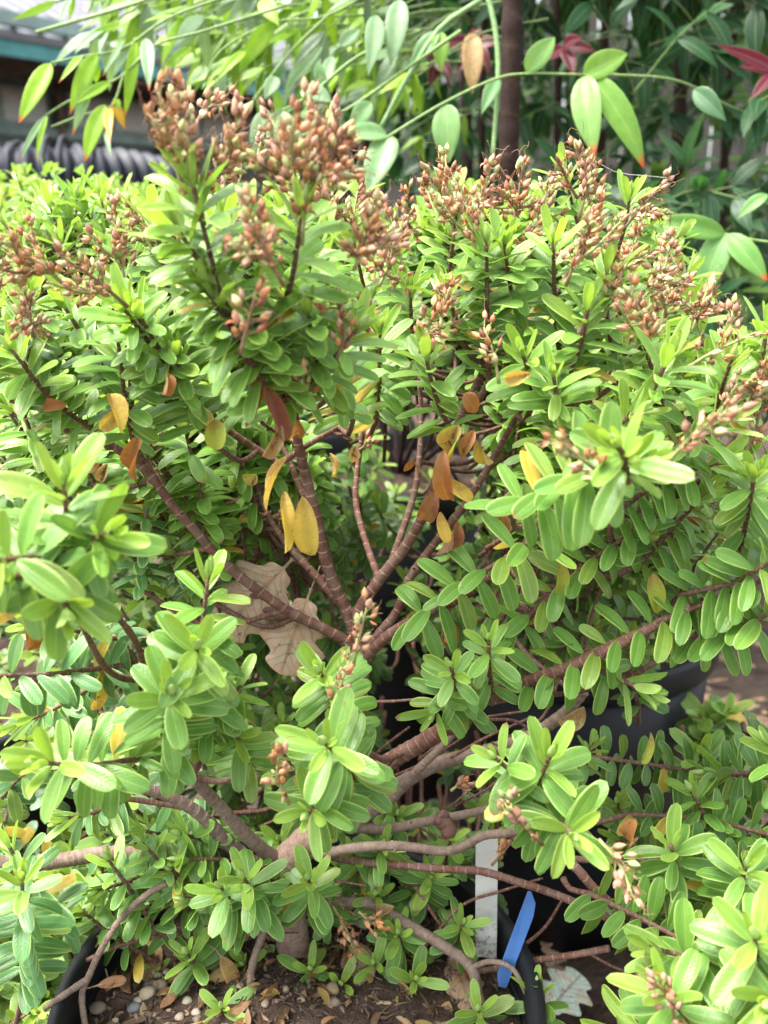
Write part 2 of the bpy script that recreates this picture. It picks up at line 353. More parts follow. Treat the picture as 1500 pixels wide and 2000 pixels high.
# ------------------------------------------------------------------ hebe shoots
MATURE = np.array((.150, .300, .045)); YOUNG = np.array((.36, .52, .075)); BLUE = np.array((.105, .245, .075)); OLIVE = np.array((.25, .31, .04)); YEL = np.array((.62, .42, .06))
BIAS = nrm((0, -.5, .85))
def shoot_geom(mbL, mbS, base, tip, n, L, wr=.36, k=.35, droop=.15, seed=None, lod=2, tint=None, ang=(82, 18), sag=0., young=3, bud=True, mbB=None, attach=None, sr=.0013, bend=.55, yel=.02, az=None, kind='hebe', shade=1.0, pit=.17):
    base = np.asarray(base, float); tip = np.asarray(tip, float); ln = np.linalg.norm(tip - base)
    n = max(n, int(min(n * (1.5 if pit > .15 else 2.4), ln / (L * pit))))
    mid = (base + tip) / 2 + np.array((0, 0, -sag * ln)) + rv(ln * .03)
    path = smoothpath([base, mid, tip], ln / 14)
    cum = np.concatenate([[0], np.cumsum(np.linalg.norm(np.diff(path, axis=0), axis=1))])
    full = path
    if attach is not None:
        a = np.asarray(attach, float); m2 = (a + base) / 2 - nrm(path[1] - path[0]) * np.linalg.norm(base - a) * .15 + np.array((0, 0, -.004))
        full = np.vstack([smoothpath([a, m2, base], .006)[:-1], path])
    rr = np.linspace(sr * 1.35, sr * .75, len(full)); tube(mbS, full, rr, 8, (1, 1, 1), node=max(ln / n, .003), bump=.22)
    az0 = rng.random() * 6.28 if az is None else az
    T0 = nrm(path[1] - path[0]); ref = nrm(np.cross(T0, (0.13, .2, 1))) if abs(T0[2]) < .95 else nrm(np.cross(T0, (1, 0, 0)))
    tb = MATURE if tint is None else np.asarray(tint)
    for i in range(n):
        f = 1 - (1 - (i + .3) / n) ** 1.12
        s = f * cum[-1]; j = min(np.searchsorted(cum, s, 'right') - 1, len(path) - 2)
        q = path[j] + (path[j + 1] - path[j]) * ((s - cum[j]) / (cum[j + 1] - cum[j] + 1e-9)); T = nrm(path[j + 1] - path[j])
        A = nrm(ref - T * np.dot(ref, T)); B = np.cross(T, A)
        left = n - 1 - i
        g = 1 / (1 + math.exp(-(left - young) / .9))           # 0 at the tip, 1 when old
        a = R(ang[1] + (ang[0] - ang[1]) * g)
        sz = (.42 + .58 * min(1, (left + .4) / max(young, 1))) * (.9 + .1 * min(1, i / 3))
        for sgn in (0, math.pi):
            if g > .9 and rng.random() < .07: continue
            aa = az0 + (i % 2) * math.pi / 2 + sgn + rng.normal() * .13
            N = A * math.cos(aa) + B * math.sin(aa)
            a2 = a + rng.normal() * .09
            D = nrm(T * math.cos(a2) + N * math.sin(a2) + np.array((0, 0, -droop * g)) + rv(.03))
            Z0 = nrm(T * math.sin(a2) - N * math.cos(a2)); Zb = BIAS - D * np.dot(BIAS, D)
            Z = Z0 * (1 - k * g) + Zb * k * g + rv(.05)
            l = L * sz * rng.uniform(.84, 1.12) * (.72 if rng.random() < .05 else 1)
            c = tb * g + (YOUNG * .55 + tb * .45 if g > .5 else YOUNG) * (1 - g)
            c = c * (1 - .25 * rng.random()) + BLUE * .22 * rng.random()
            if rng.random() < .12 * g: c = c * .5 + OLIVE * .5
            if i < n * .35 and rng.random() < yel * 3: c = YEL * rng.uniform(.7, 1.1)
            leaf(mbL, q + N * sr * .8, D, Z, l, l * wr * rng.uniform(.9, 1.12) * (1.0 if g > .5 else .85), bend=bend * g * rng.uniform(.4, 1.3) - .25 * (1 - g), tint=c * shade,
                 lod=lod, cup=(.22 + .35 * (1 - g)) * rng.uniform(.5, 1.5), side=rng.normal() * .07, kind=kind, bpow=1.2, twist=rng.normal() * .3, wav=.012 * rng.random())
    if bud and mbB is not None:
        T = nrm(path[-1] - path[-2])
        capsule(mbB, path[-1] - T * .001, T, L * .42, L * .17, (.36, .50, .16))
    return path
def shoot(parent, base, tip, n, L, name='leafy_shoot', **kw):
    a, b, c = MB(), MB(), MB()
    shoot_geom(a, b, base, tip, n, L, mbB=c, **kw)
    o = a.build(name, M['leaf'], parent, origin=base)
    b.build('stem', M['bark'], o, origin=base); c.build('bud', M['bud'], o)
    return o
# ------------------------------------------------------------------ ground
def sheet(name, fz, x0, x1, y0, y1, nx, ny, m, parent=None, **k):
    xs = np.linspace(x0, x1, nx); ys = np.linspace(y0, y1, ny); X, Y = np.meshgrid(xs, ys); Z = fz(X, Y)
    idx = np.arange(nx * ny).reshape(ny, nx); Q = np.stack([idx[:-1, :-1], idx[:-1, 1:], idx[1:, 1:], idx[1:, :-1]], -1)
    b = MB(); b.add(np.stack([X, Y, Z], -1).reshape(-1, 3), Q, (0, 0, 0), (1, 1, 1)); return b.build(name, m, parent)
def bumps(X, Y, s, a):
    return a * (np.sin(X * s * 1.3 + 2 * np.sin(Y * s * .7)) * np.cos(Y * s * 1.1 + 1.7 * np.sin(X * s * .9)) + .5 * np.sin(X * s * 3.1 + Y * s * 2.3) * np.sin(Y * s * 3.7 - X * s * 1.9))
g = sheet('ground', lambda X, Y: bumps(X, Y, 30, .004), -3, 3, -.5, 4, 300, 230, M['earth']); tag(g, kind='structure')
bb = MB(); far = 150
bb.add([(-far, -far, -.03), (far, -far, -.03), (far, far, -.03), (-far, far, -.03)], [(0, 1, 2, 3)], (0, 0, 0), (1, 1, 1))
tag(bb.build('terrain', M['earth'], smooth=False), kind='structure')

# ------------------------------------------------------------------ house behind on the left
def Pz(px, py, z):                      # point of that pixel's ray at height z
    r = P(px, py, 1.) - CAM; return CAM + r * ((z - CAM[2]) / r[2])
EL = Pz(-60, 62, 2.0); ER = Pz(760, 205, 2.0)
ex = nrm((ER - EL) * (1, 1, 0)); ey = np.cross((0, 0, 1), ex)
if ey[1] < 0: ey = -ey
ez = np.array((0, 0, 1.)); AX = (ex, ey, ez)
A0 = EL - ex * 3; A1 = ER + ex * 6; LN = np.linalg.norm(A1 - A0); MC = (A0 + A1) / 2
house = thing('house', 'low building with teal fascia under a pale roof sheet, upper left behind the leaves', 'building', (MC[0], MC[1], 0))
def hb(name, m, off, z, sy, sz, ln=LN, cx=0, parent=house):
    b = MB(); box(b, MC + ex * cx + ey * off + ez * (z - MC[2]), ln, sy, sz, AX); return b.build(name, m, parent, False)
hb('fascia', M['teal'], 0, 1.97, .03, .19)
hb('gutter', M['gutter'], -.07, 2.13, .11, .10)
b = MB(); c = MC + ey * 2.1 + ez * (2.95 - MC[2]); ry = nrm(ey * .92 + ez * .40); box(b, c, LN, 4.7, .04, (ex, ry, np.cross(ex, ry)))
for i in range(60): box(b, c + ex * (-LN / 2 + (i + .5) * LN / 60) + np.cross(ex, ry) * .03, .04, 4.7, .04, (ex, ry, np.cross(ex, ry)))
b.build('roof', M['roof'], house, False)
hb('wall', M['wallm'], 1.30, 1.25, .1, 2.5)
hb('soffit', M['wood'], .65, 1.93, 1.2, .03)
for i in range(14):
    hb('rafter', M['wood'], .65, 1.87, 1.2, .09, .06, -LN / 2 + (i + .5) * LN / 14)
for z_, s_ in ((1.44, .09), (1.08, .10), (.78, .06)):
    b_ = hb('rail', M['wood' if s_ > .09 else 'gutter'], 1.22, z_, .05, s_)
for i in range(9):
    cx = -LN / 2 + 1.4 + i * 1.35
    f_ = hb('window', M['gutter'], 1.235, 1.66, .045, .34, 1.1, cx)
    for s in (-1, 1): hb('pane', M['pane'], 1.205, 1.66, .02, .27, .48, cx + s * .27, f_)
    hb('post', M['wood'], 1.2, .9, .07, 1.75, .07, cx + .675)

# added dark fence, its colour standing in for shade between the nandina leaves
b = MB(); c0 = P(1150, 500, 3.6)
for i in range(40): box(b, (c0[0] - 1.0 + i * .135, c0[1] + .8 + rng.normal() * .004, .95 + rng.normal() * .02), .125, .02, 1.9)
for z_ in (.4, 1.4): box(b, (c0[0] + 1.65, c0[1] + .835, z_), 5.3, .045, .08)
w_ = b.build('shade_fence', M['pale'], None, False); tag(w_, 'added dark board fence for the shade between the nandina canes and leaves', 'fence')

# ------------------------------------------------------------------ ribbed hose on a low bench
a0 = P(-330, 366, 2.0); a1 = P(40, 350, 2.0); a2 = P(280, 364, 2.15); a3 = P(430, 420, 2.4)
hp = smoothpath([a0, a1, a2, a3], .004); s = np.arange(len(hp))
b = MB(); tube(b, hp, .068 + .007 * np.sin(s * 2 * math.pi / 8), 28)
hose = b.build('ribbed_hose', M['hose'], None, origin=a1); tag(hose, 'thick black ribbed drain hose lying behind the pale shrub tips at the left', 'hose')
for px, tl in ((35, 0), (75, 1), (105, 1), (190, 0)):
    b = MB(); c = P(px, 354, 2.0 + px * .0004); q = np.linspace(0, 2 * math.pi, 28)
    pts = [c + np.array((.03 * math.sin(u * .5) * tl + .01, math.cos(u) * .083, math.sin(u) * (.079 + .012 * tl))) for u in q]
    tube(b, pts, .0045, 6); b.build('cable_loop', M['hose'], hose)
b = MB(); zc = a1[2] - .085; tag_c = (a1[0] + .1, a1[1] + .05)
bench = thing('bench', 'plain wooden bench under the black ribbed hose, hidden behind the shrubs', 'bench', (tag_c[0], tag_c[1], 0))
box(b, (tag_c[0], tag_c[1], zc - .02), 1.6, .4, .03); b.build('bench_top', M['wood'], bench, False)
for i in (-1, 1):
    for j in (-1, 1):
        b = MB(); box(b, (tag_c[0] + i * .72, tag_c[1] + j * .15, (zc - .036) / 2), .05, .05, zc - .036); b.build('leg', M['wood'], bench, False)

# ------------------------------------------------------------------ pots
def pot(c, r, zt, label, taper=.80, soil=.03):
    t = thing('plant_pot', label, 'plant pot', (c[0], c[1], 0), 'black nursery pots')
    b = MB(); rb = r * taper; pr = [(.01, .004), (rb, .004)] + [(rb + (r - rb) * f, .004 + (zt - .034) * f) for f in (.25, .5, .75, 1)]
    pr += [(r - .004, zt - .03), (rb, .012), (.01, .012)]
    lathe(b, c, pr, 96); b.build('pot_body', M['pot'], t)
    b = MB(); lathe(b, c, [(r - .003, zt - .028), (r + .005, zt - .028), (r + .007, zt - .024), (r + .007, zt - .004), (r + .005, zt), (r - .001, zt), (r - .003, zt - .004), (r - .003, zt - .028)], 96)
    b.build('rim', M['pot'], t)
    # soil filling the pot
    n = 40; th = np.linspace(0, 2 * math.pi, 73)[:-1]; rs = np.linspace(0.002, r - .006, n)
    X = c[0] + rs[:, None] * np.cos(th); Y = c[1] + rs[:, None] * np.sin(th); Z = zt - soil + bumps(X, Y, 55, .0022) + bumps(X, Y, 160, .0012)
    Z += .012 * np.exp(-(rs / .05) ** 2)[:, None]
    idx = np.arange(n * 72).reshape(n, 72); nx = np.roll(idx, -1, 1)
    Q = np.stack([idx[:-1], nx[:-1], nx[1:], idx[1:]], -1).reshape(-1, 4)
    b = MB(); b.add(np.stack([X, Y, Z], -1).reshape(-1, 3), Q, (0, 0, 0), (1, 1, 1)); so_ = b.build('potting_soil', M['soil'])
    tag(so_, 'dark crumbly soil filling a black pot', 'soil', 'soil in the pots', 'stuff'); return t
ZS = .25
Lr = G(147, 1890, .28); Rr = G(1046, 1960, .28); PC = (Lr + Rr) / 2; PR = (Rr[0] - Lr[0]) / 2
PC[1] = (Lr[1] + Rr[1]) / 2
pot(PC, PR, .28, 'black plastic pot holding the big shrub, its left rim curving over gravelly soil', soil=.03)
cB = P(1110, 1380, .98); pot((cB[0], cB[1]), .135, .33, 'large black pot standing right behind the main shrub, its side seen under the right branches', .88)
cC = P(-40, 1560, .93); pot((cC[0], cC[1]), .14, .30, 'black pot at the left edge, mostly covered by low leaves', .85)
cD = P(775, 1180, 1.24); pot((cD[0], cD[1]), .155, .42, 'black pot behind the trunk, hidden in the shade of the leaves', .85)
def soilz(x, y): return ZS + bumps(np.array(x), np.array(y), 55, .0022) + .012 * math.exp(-(((x - PC[0]) ** 2 + (y - PC[1]) ** 2) / .0025))
def GS(px, py): 
    p = G(px, py, ZS); p[2] = float(soilz(p[0], p[1])); return p

# ------------------------------------------------------------------ main shrub skeleton
TB = GS(572, 1858)
hebe = thing('hebe_shrub', 'large hebe shrub with ringed reddish branches and brown seed heads, filling the middle', 'shrub', TB)
BP = []     # branch sample points for attaching twigs
def branch(pts, r0, r1, name='branch', mat='bark', node=.0075, bump=.10, parent=None, rec=True, sides=14):
    pp = [P(*q) if len(q) == 3 and q[2] > 0 else np.asarray(q[:3]) for q in pts]
    if r0 < .0045: r0 *= .82; r1 *= .85
    else: r0 *= .84; r1 *= .85
    path = smoothpath(pp, .0012 if r0 > .0013 else .0018); n = len(path)
    b = MB(); tube(b, path, np.linspace(r0, r1, n), sides, (1, 1, 1), node=node, bump=bump, jit=.012)
    # short dormant stubs left where old leaves dropped
    if r0 > .002:
        for k in range(6, n - 6, max(8, int(node * 4 / .0012))):
            if rng.random() < .35:
                T = nrm(path[k + 1] - path[k]); D = nrm(np.cross(T, rv())); q = path[k] + D * (r0 + (r1 - r0) * k / n) * .8
                tube(b, [q, q + D * .002 + T * .001], [.0011, .0005], 6, (.8, .8, .8))
    if rec:
        for q in path[::6]: BP.append(q)
    return b.build(name, M[mat], parent or hebe, origin=path[0])
root = P(556, 1700, .585)
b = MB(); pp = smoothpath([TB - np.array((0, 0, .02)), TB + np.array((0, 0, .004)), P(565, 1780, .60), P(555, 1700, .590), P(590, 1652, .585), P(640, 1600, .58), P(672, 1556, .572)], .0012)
tube(b, pp, np.interp(np.linspace(0, 1, len(pp)), [0, .12, .35, .6, 1], [.0135, .0112, .0098, 0.0105, .0078]), 20, (1.5, 1.42, 1.38), node=.0035, bump=.05, jit=.015)  # tint lightens the bark to offset the shade falling on the trunk
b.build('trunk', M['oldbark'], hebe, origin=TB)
for q in pp[::6]: BP.append(q)
branch([(665, 1565, .572), (700, 1528, .566), (760, 1488, .558), (860, 1428, .545), (940, 1368, .535), (1010, 1338, .528), (1090, 1312, .52), (1170, 1280, .512), (1260, 1232, .505), (1350, 1185, .50)], .0072, .0028, node=.0055)
branch([(655, 1580, .575), (668, 1510, .572), (690, 1430, .57), (703, 1360, .568), (705, 1300, .566), (700, 1262, .565)], .0062, .0055, mat='oldbark', node=.0035, bump=.05)
branch([(706, 1300, .566), (690, 1262, .566), (640, 1232, .562), (560, 1192, .556), (480, 1135, .548), (430, 1092, .542), (380, 1035, .535), (335, 985, .53), (290, 925, .525), (240, 885, .52), (180, 845, .515), (90, 800, .51), (20, 780, .50)], .0042, .0022, node=.0085)
branch([(698, 1262, .565), (680, 1200, .562), (652, 1140, .558), (632, 1080, .552), (618, 1010, .546), (600, 940, .54), (585, 880, .532), (572, 800, .52), (550, 740, .48), (520, 690, .44)], .0046, .0022, node=.0075)
branch([(690, 1205, .562), (640, 1150, .565), (590, 1095, .57), (555, 1055, .575), (520, 1000, .58), (500, 940, .585)], .0034, .0018)
branch([(700, 1262, .565), (700, 1200, .560), (735, 1140, .555), (790, 1070, .548), (830, 1000, .54), (855, 930, .53), (880, 870, .52), (905, 800, .515), (945, 720, .51), (958, 640, .50), (952, 560, .50)], .0046, .0018, node=.0072)
branch([(708, 1290, .566), (735, 1245, .56), (775, 1195, .555), (800, 1130, .55), (850, 1060, .545), (905, 990, .54), (955, 910, .535), (1000, 830, .53), (1040, 760, .52)], .0038, .0018, node=.0075)
branch([(710, 1285, .566), (760, 1240, .555), (840, 1195, .54), (905, 1165, .53), (960, 1125, .522), (1010, 1080, .515), (1050, 1035, .505), (1090, 1000, .49)], .0044, .0022, node=.0065)
branch([(760, 1110, .552), (785, 1040, .56), (810, 960, .575), (820, 880, .58), (822, 800, .585), (818, 720, .58)], .0028, .0016)
branch([(740, 1130, .556), (715, 1060, .57), (695, 980, .58), (700, 900, .585), (715, 820, .58), (735, 760, .57), (742, 700, .56)], .0026, .0016)
branch([(618, 1010, .546), (590, 960, .548), (565, 900, .55), (545, 860, .552)], .0028, .0014)
branch([(555, 900, .545), (600, 870, .535), (650, 840, .525), (690, 815, .52)], .0024, .0014)
branch([(545, 905, .545), (490, 870, .54), (440, 835, .53), (400, 790, .52), (350, 735, .50), (300, 665, .47), (262, 605, .45)], .0026, .0015)
branch([(330, 980, .53), (300, 930, .527), (265, 870, .52), (258, 800, .51), (254, 720, .49)], .0024, .0015)
branch([(340, 1000, .532), (310, 930, .54), (285, 885, .545)], .0022, .0014)
branch([(940, 1370, .535), (985, 1270, .54), (1020, 1215, .545), (1080, 1160, .545), (1150, 1110, .54), (1220, 1070, .53), (1290, 1010, .52), (1340, 950, .50)], .0042, .002, node=.0058)
branch([(565, 1690, .59), (520, 1665, .58), (470, 1620, .565), (420, 1565, .55), (370, 1515, .53), (330, 1490, .50), (290, 1475, .48)], .0055, .0030, mat='oldbark', node=.005)
branch([(548, 1712, .60), (500, 1690, .59), (440, 1640, .58), (390, 1590, .57), (330, 1555, .56), (270, 1540, .55), (180, 1535, .53)], .0062, .0030, mat='oldbark', node=.006)
branch([(545, 1720, .61), (470, 1700, .625), (380, 1685, .63), (290, 1668, .62), (200, 1668, .61), (110, 1682, .60), (20, 1690, .59), (-60, 1660, .58)], .0064, .0052, mat='oldbark', node=.0035)
branch([(590, 1668, .585), (640, 1665, .575), (700, 1655, .565), (780, 1652, .555), (860, 1662, .545), (900, 1655, .54), (945, 1632, .53), (1000, 1625, .52), (1060, 1600, .49)], .0038, .0026, mat='oldbark', node=.005)
branch([(690, 1618, .60), (760, 1618, .60), (830, 1605, .595), (900, 1592, .59), (950, 1580, .585), (1010, 1555, .57), (1060, 1530, .55)], .0042, .0022, mat='oldbark', node=.004)
branch([(690, 1610, .60), (750, 1560, .61), (800, 1520, .62), (860, 1490, .63), (940, 1470, .64), (1030, 1440, .64), (1100, 1395, .63), (1140, 1350, .62)], .0065, .0045, mat='oldbark', node=.006)
branch([(740, 1590, .61), (770, 1555, .61), (820, 1500, .60), (880, 1440, .60), (900, 1400, .59)], .0045, .002, mat='oldbark')
branch([(640, 1672, .60), (710, 1684, .595), (780, 1690, .59), (860, 1697, .58), (940, 1702, .57), (1010, 1722, .56), (1080, 1745, .55), (1140, 1770, .535), (1200, 1800, .52), (1260, 1830, .50)], .0030, .0026)
branch([(1100, 1672, .54), (1130, 1700, .535), (1160, 1735, .53), (1200, 1770, .525)], .0034, .0030)
branch([(1000, 1630, .525), (1050, 1650, .53), (1100, 1675, .54), (1180, 1680, .54)], .0030, .0022)
branch([(600, 1770, .60), (660, 1762, .60), (730, 1768, .60), (800, 1808, .595), (870, 1850, .585), (920, 1890, .58), (935, 1950, .575), (960, 2050, .56)], .0040, .0040, mat='oldbark')
branch([(915, 1890, .58), (960, 1878, .575), (1000, 1892, .57), (1025, 1935, .565), (1050, 1990, .56), (1070, 2060, .555)], .0022, .0014, mat='oldbark')
branch([(880, 1900, .60), (960, 1893, .59), (1050, 1875, .58), (1120, 1865, .57), (1190, 1852, .56)], .0022, .0024)
for pts in ([(325, 1725, .57), (290, 1745, .565), (240, 1790, .56), (200, 1850, .555), (172, 1910, .55), (160, 1950, .55), (172, 2040, .54)],
            [(172, 1912, .55), (130, 1940, .545), (85, 1972, .54)]):
    branch(pts, .0026, .0020, mat='oldbark', rec=False)
branch([(532, 1790, .60), (512, 1830, .59), (494, 1880, .585), (490, 1930, .58), (515, 1975, .575), (545, 2020, .57)], .0030, .0026, mat='oldbark', rec=False)
branch([(150, 1885, .575), (220, 1852, .58), (300, 1830, .59), (380, 1820, .60), (440, 1815, .61)], .0016, .0016, rec=False)
branch([(440, 1855, .60), (480, 1828, .60), (530, 1800, .60)], .0018, .0016, rec=False)
branch([(200, 1720, .60), (118, 1770, .60), (98, 1830, .60), (85, 1885, .60)], .0024, .0016, rec=False)
branch([(960, 1372, .537), (1030, 1358, .54), (1100, 1355, .54), (1170, 1342, .535), (1210, 1330, .53)], .0022, .0014)
twl = [[(640, 1520, .59), (700, 1500, .585), (760, 1450, .58), (800, 1420, .575)], [(940, 1405, .58), (1010, 1410, .59), (1060, 1450, .60), (1110, 1470, .60)],
       [(880, 1480, .62), (950, 1440, .63), (1040, 1400, .63)], [(700, 1370, .568), (760, 1370, .56), (810, 1366, .555)], [(1070, 1560, .57), (1010, 1480, .60), (960, 1450, .6)],
       [(810, 1730, .60), (880, 1830, .60), (940, 1840, .60)], [(830, 1850, .60), (900, 1770, .595), (980, 1740, .59), (1060, 1715, .58)], [(1020, 1850, .59), (1065, 1810, .58), (1100, 1755, .57)],
       [(870, 1400, .6), (930, 1402, .61), (1020, 1390, .62)], [(480, 1440, .56), (560, 1480, .58), (600, 1600, .59)], [(1060, 1470, .58), (1080, 1560, .57), (1170, 1590, .56)], [(1100, 1300, .6), (1060, 1400, .61), (990, 1440, .62)],
       [(640, 1140, .59), (655, 1220, .59), (680, 1300, .58)], [(470, 1020, .6), (480, 1110, .6), (470, 1180, .6)], [(880, 1180, .59), (865, 1240, .6), (870, 1270, .6)]]
for t_ in twl: branch(t_, .0014, .0009, name='twig', rec=False, sides=7)
for i in range(26):                      # thin dead twigs criss-crossing the base
    x, y = rng.uniform(330, 1150), rng.uniform(1480, 1860); a = rng.uniform(-.9, .5); l = rng.uniform(60, 190); d = rng.uniform(.585, .65)
    branch([(x, y, d), (x + l * .5 * math.cos(a), y + l * .5 * math.sin(a) + rng.normal() * 9, d - .005), (x + l * math.cos(a), y + l * math.sin(a), d + rng.normal() * .01)], .0012, .0007, name='twig', rec=False, sides=6)
# woody galls on the horizontal branch
b = MB()
for dx, dy, r in ((868, 1607, .0055), (858, 1600, .004), (876, 1618, .0062), (866, 1590, .0035)):
    c = P(dx, dy, .588); capsule(b, c - np.array((0, 0, r)), (0, 0, 1), 2 * r, 2.1 * r, (.16, .08, .06))
b.build('gall', M['seed'], hebe)
BPA = np.array(BP)
def attach_pt(base, d=None):
    v = BPA - base; dist = np.linalg.norm(v, axis=1) + np.maximum(v[:, 2], -.01) * 1.5
    return BPA[np.argmin(dist)]
def S(a, b, n, L, conn=True, attach=None, parent=None, **k):
    A = P(*a); B = P(*b); at = attach if attach is None else P(*attach)
    if attach is None and conn: at = attach_pt(A)
    k.setdefault('pit', .165 if k.get('k', 0) >= .75 else .14)
    return shoot(parent or hebe, A, B, n, L * (.00089 if parent is None else .00092), attach=at, **k)

# ---- foreground and lower shoots, each placed where it stands
S((118, 1120, .385), (125, 935, .355), 7, 31, k=.2, attach=(290, 1330, .50), ang=(75, 15), young=2)
S((112, 1090, .375), (-40, 1100, .325), 9, 31, k=.75, attach=(290, 1330, .50), ang=(88, 25))
S((118, 1110, .38), (135, 1200, .35), 5, 28, k=.7, conn=False)
S((125, 1080, .38), (215, 1040, .355), 5, 29, k=.5, conn=False, bud=False)
S((110, 1100, .37), (-30, 1150, .34), 8, 29, k=.8, conn=False, bud=False)
S((400, 1330, .455), (408, 1120, .43), 6, 25, k=.25, ang=(78, 10), young=2, attach=(370, 1515, .53))
S((400, 1370, .475), (385, 1262, .405), 9, 29, k=.15, ang=(80, 30), young=2, attach=(370, 1515, .53))
S((325, 1475, .470), (335, 1352, .405), 9, 28, k=.15, ang=(82, 30), young=2, attach=(330, 1490, .50))
S((300, 1475, .465), (75, 1490, .395), 12, 28, k=.8, ang=(85, 20), az=.1, attach=(330, 1490, .50))
S((490, 1500, .515), (462, 1428, .47), 5, 24, k=.2, young=2)
S((380, 1440, .48), (470, 1340, .47), 7, 24, k=.5, young=1, bud=False)
S((680, 1440, .51), (622, 1310, .45), 9, 25, k=.3, ang=(80, 25))
S((690, 1540, .500), (633, 1450, .415), 9, 29, k=.15, ang=(82, 30), young=2)
S((650, 1520, .49), (600, 1590, .435), 7, 27, k=.3, young=2, ang=(80, 30))
S((1000, 995, .425), (1250, 905, .37), 13, 30, k=.8, ang=(88, 25), az=0., young=3)
S((1225, 940, .38), (1205, 868, .355), 5, 30, k=.2, young=3, conn=False)
S((1060, 1570, .47), (965, 1478, .430), 7, 22, k=.2, young=2)
S((1050, 1590, .475), (1118, 1632, .41), 9, 28, k=.35, young=2, ang=(80, 25))
S((1020, 1560, .47), (1075, 1475, .43), 7, 27, k=.25, young=3)
S((1030, 1335, .528), (1560, 1105, .48), 17, 29, k=.85, ang=(92, 40), droop=.35, az=0.05, young=1, bud=False, yel=.03)
S((800, 1215, .53), (1070, 1035, .485), 10, 30, k=.85, droop=.3, ang=(90, 40), az=.1, young=1, bud=False, yel=.04)
S((1000, 1235, .545), (1310, 990, .50), 13, 27, k=.8, droop=.3, ang=(90, 35), az=.2, young=1, bud=False)
S((925, 1400, .545), (880, 1300, .475), 7, 20, k=.2, young=2)
S((960, 1350, .53), (955, 1248, .48), 6, 21, k=.25, young=2)
S((905, 1320, .52), (845, 1400, .50), 5, 22, k=.7, young=1, bud=False)
S((1445, 1075, .51), (1475, 920, .455), 8, 27, k=.3, young=3)
S((1330, 1160, .505), (1530, 1080, .46), 9, 28, k=.7, droop=.25)
S((1250, 1100, .52), (1380, 960, .49), 9, 26, k=.6, droop=.2)
S((1350, 1250, .51), (1540, 1180, .47), 9, 29, k=.85, droop=.4, az=0, bud=False)
S((1190, 1010, .50), (1420, 900, .47), 10, 26, k=.6)
S((1120, 1290, .53), (1280, 1360, .50), 6, 24, k=.8, droop=.4, bud=False, conn=False)
S((235, 1300, .495), (-50, 1320, .43), 12, 25, k=.9, droop=.4, az=0., ang=(92, 35), tint=BLUE)
S((240, 1250, .51), (60, 1215, .47), 8, 25, k=.7, droop=.2, tint=BLUE)
S((272, 1150, .57), (292, 960, .545), 8, 22, k=.35, tint=BLUE)
S((420, 1180, .58), (330, 1060, .56), 7, 20, k=.5, tint=BLUE)
S((180, 1340, .55), (20, 1420, .52), 8, 24, k=.8, droop=.3, tint=BLUE, bud=False)
S((350, 1690, .61), (190, 1740, .57), 11, 20, k=.7, droop=.2, tint=BLUE, az=0.)
S((400, 1640, .60), (270, 1620, .57), 8, 20, k=.6, tint=BLUE)
S((250, 1560, .56), (120, 1600, .54), 7, 23, k=.7, droop=.2, tint=BLUE)
# basal tufts out of the soil and off the trunk foot
for (x, y, d, n, L, bx, by) in ((475, 1712, .54, 6, 17, 520, 1775), (430, 1732, .54, 6, 17, 490, 1790), (602, 1716, .555, 5, 16, 600, 1775), (365, 1862, .58, 6, 17, 400, 1905), (352, 1628, .57, 6, 18, 420, 1650),
    (605, 1893, .585, 6, 15, 600, 1930), (665, 1922, .58, 5, 15, 660, 1955), (475, 1882, .60, 4, 14, 500, 1905), (432, 1966, .56, 6, 15, 440, 2020), (778, 1822, .59, 6, 15, 790, 1870), (812, 1912, .58, 7, 15, 800, 1960),
    (905, 1802, .585, 6, 14, 880, 1850), (935, 1972, .555, 5, 16, 930, 2020), (748, 1648, .59, 5, 15, 740, 1700), (845, 1705, .60, 5, 14, 820, 1760), (735, 1745, .60, 5, 14, 750, 1790), (775, 1590, .61, 6, 15, 760, 1640),
    (690, 1660, .60, 5, 14, 700, 1710), (640, 1760, .60, 4, 13, 640, 1800), (545, 1640, .60, 5, 15, 560, 1690), (300, 1900, .60, 3, 10, 310, 1930), (880, 1640, .61, 5, 14, 870, 1690), (575, 1480, .58, 6, 17, 620, 1560), (660, 1690, .62, 5, 13, 670, 1740), (730, 1880, .59, 5, 14, 740, 1930)):
    S((bx, by, d + .03), (x, y, d), n + 1, L * 1.55, k=.12, young=2, ang=(82, 30), conn=False, sr=.0011, tint=MATURE * .8 + BLUE * .15, bend=.3, lod=1)
S((1055, 2010, .57), (1050, 1925, .56), 3, 23, k=.6, conn=False, young=1)

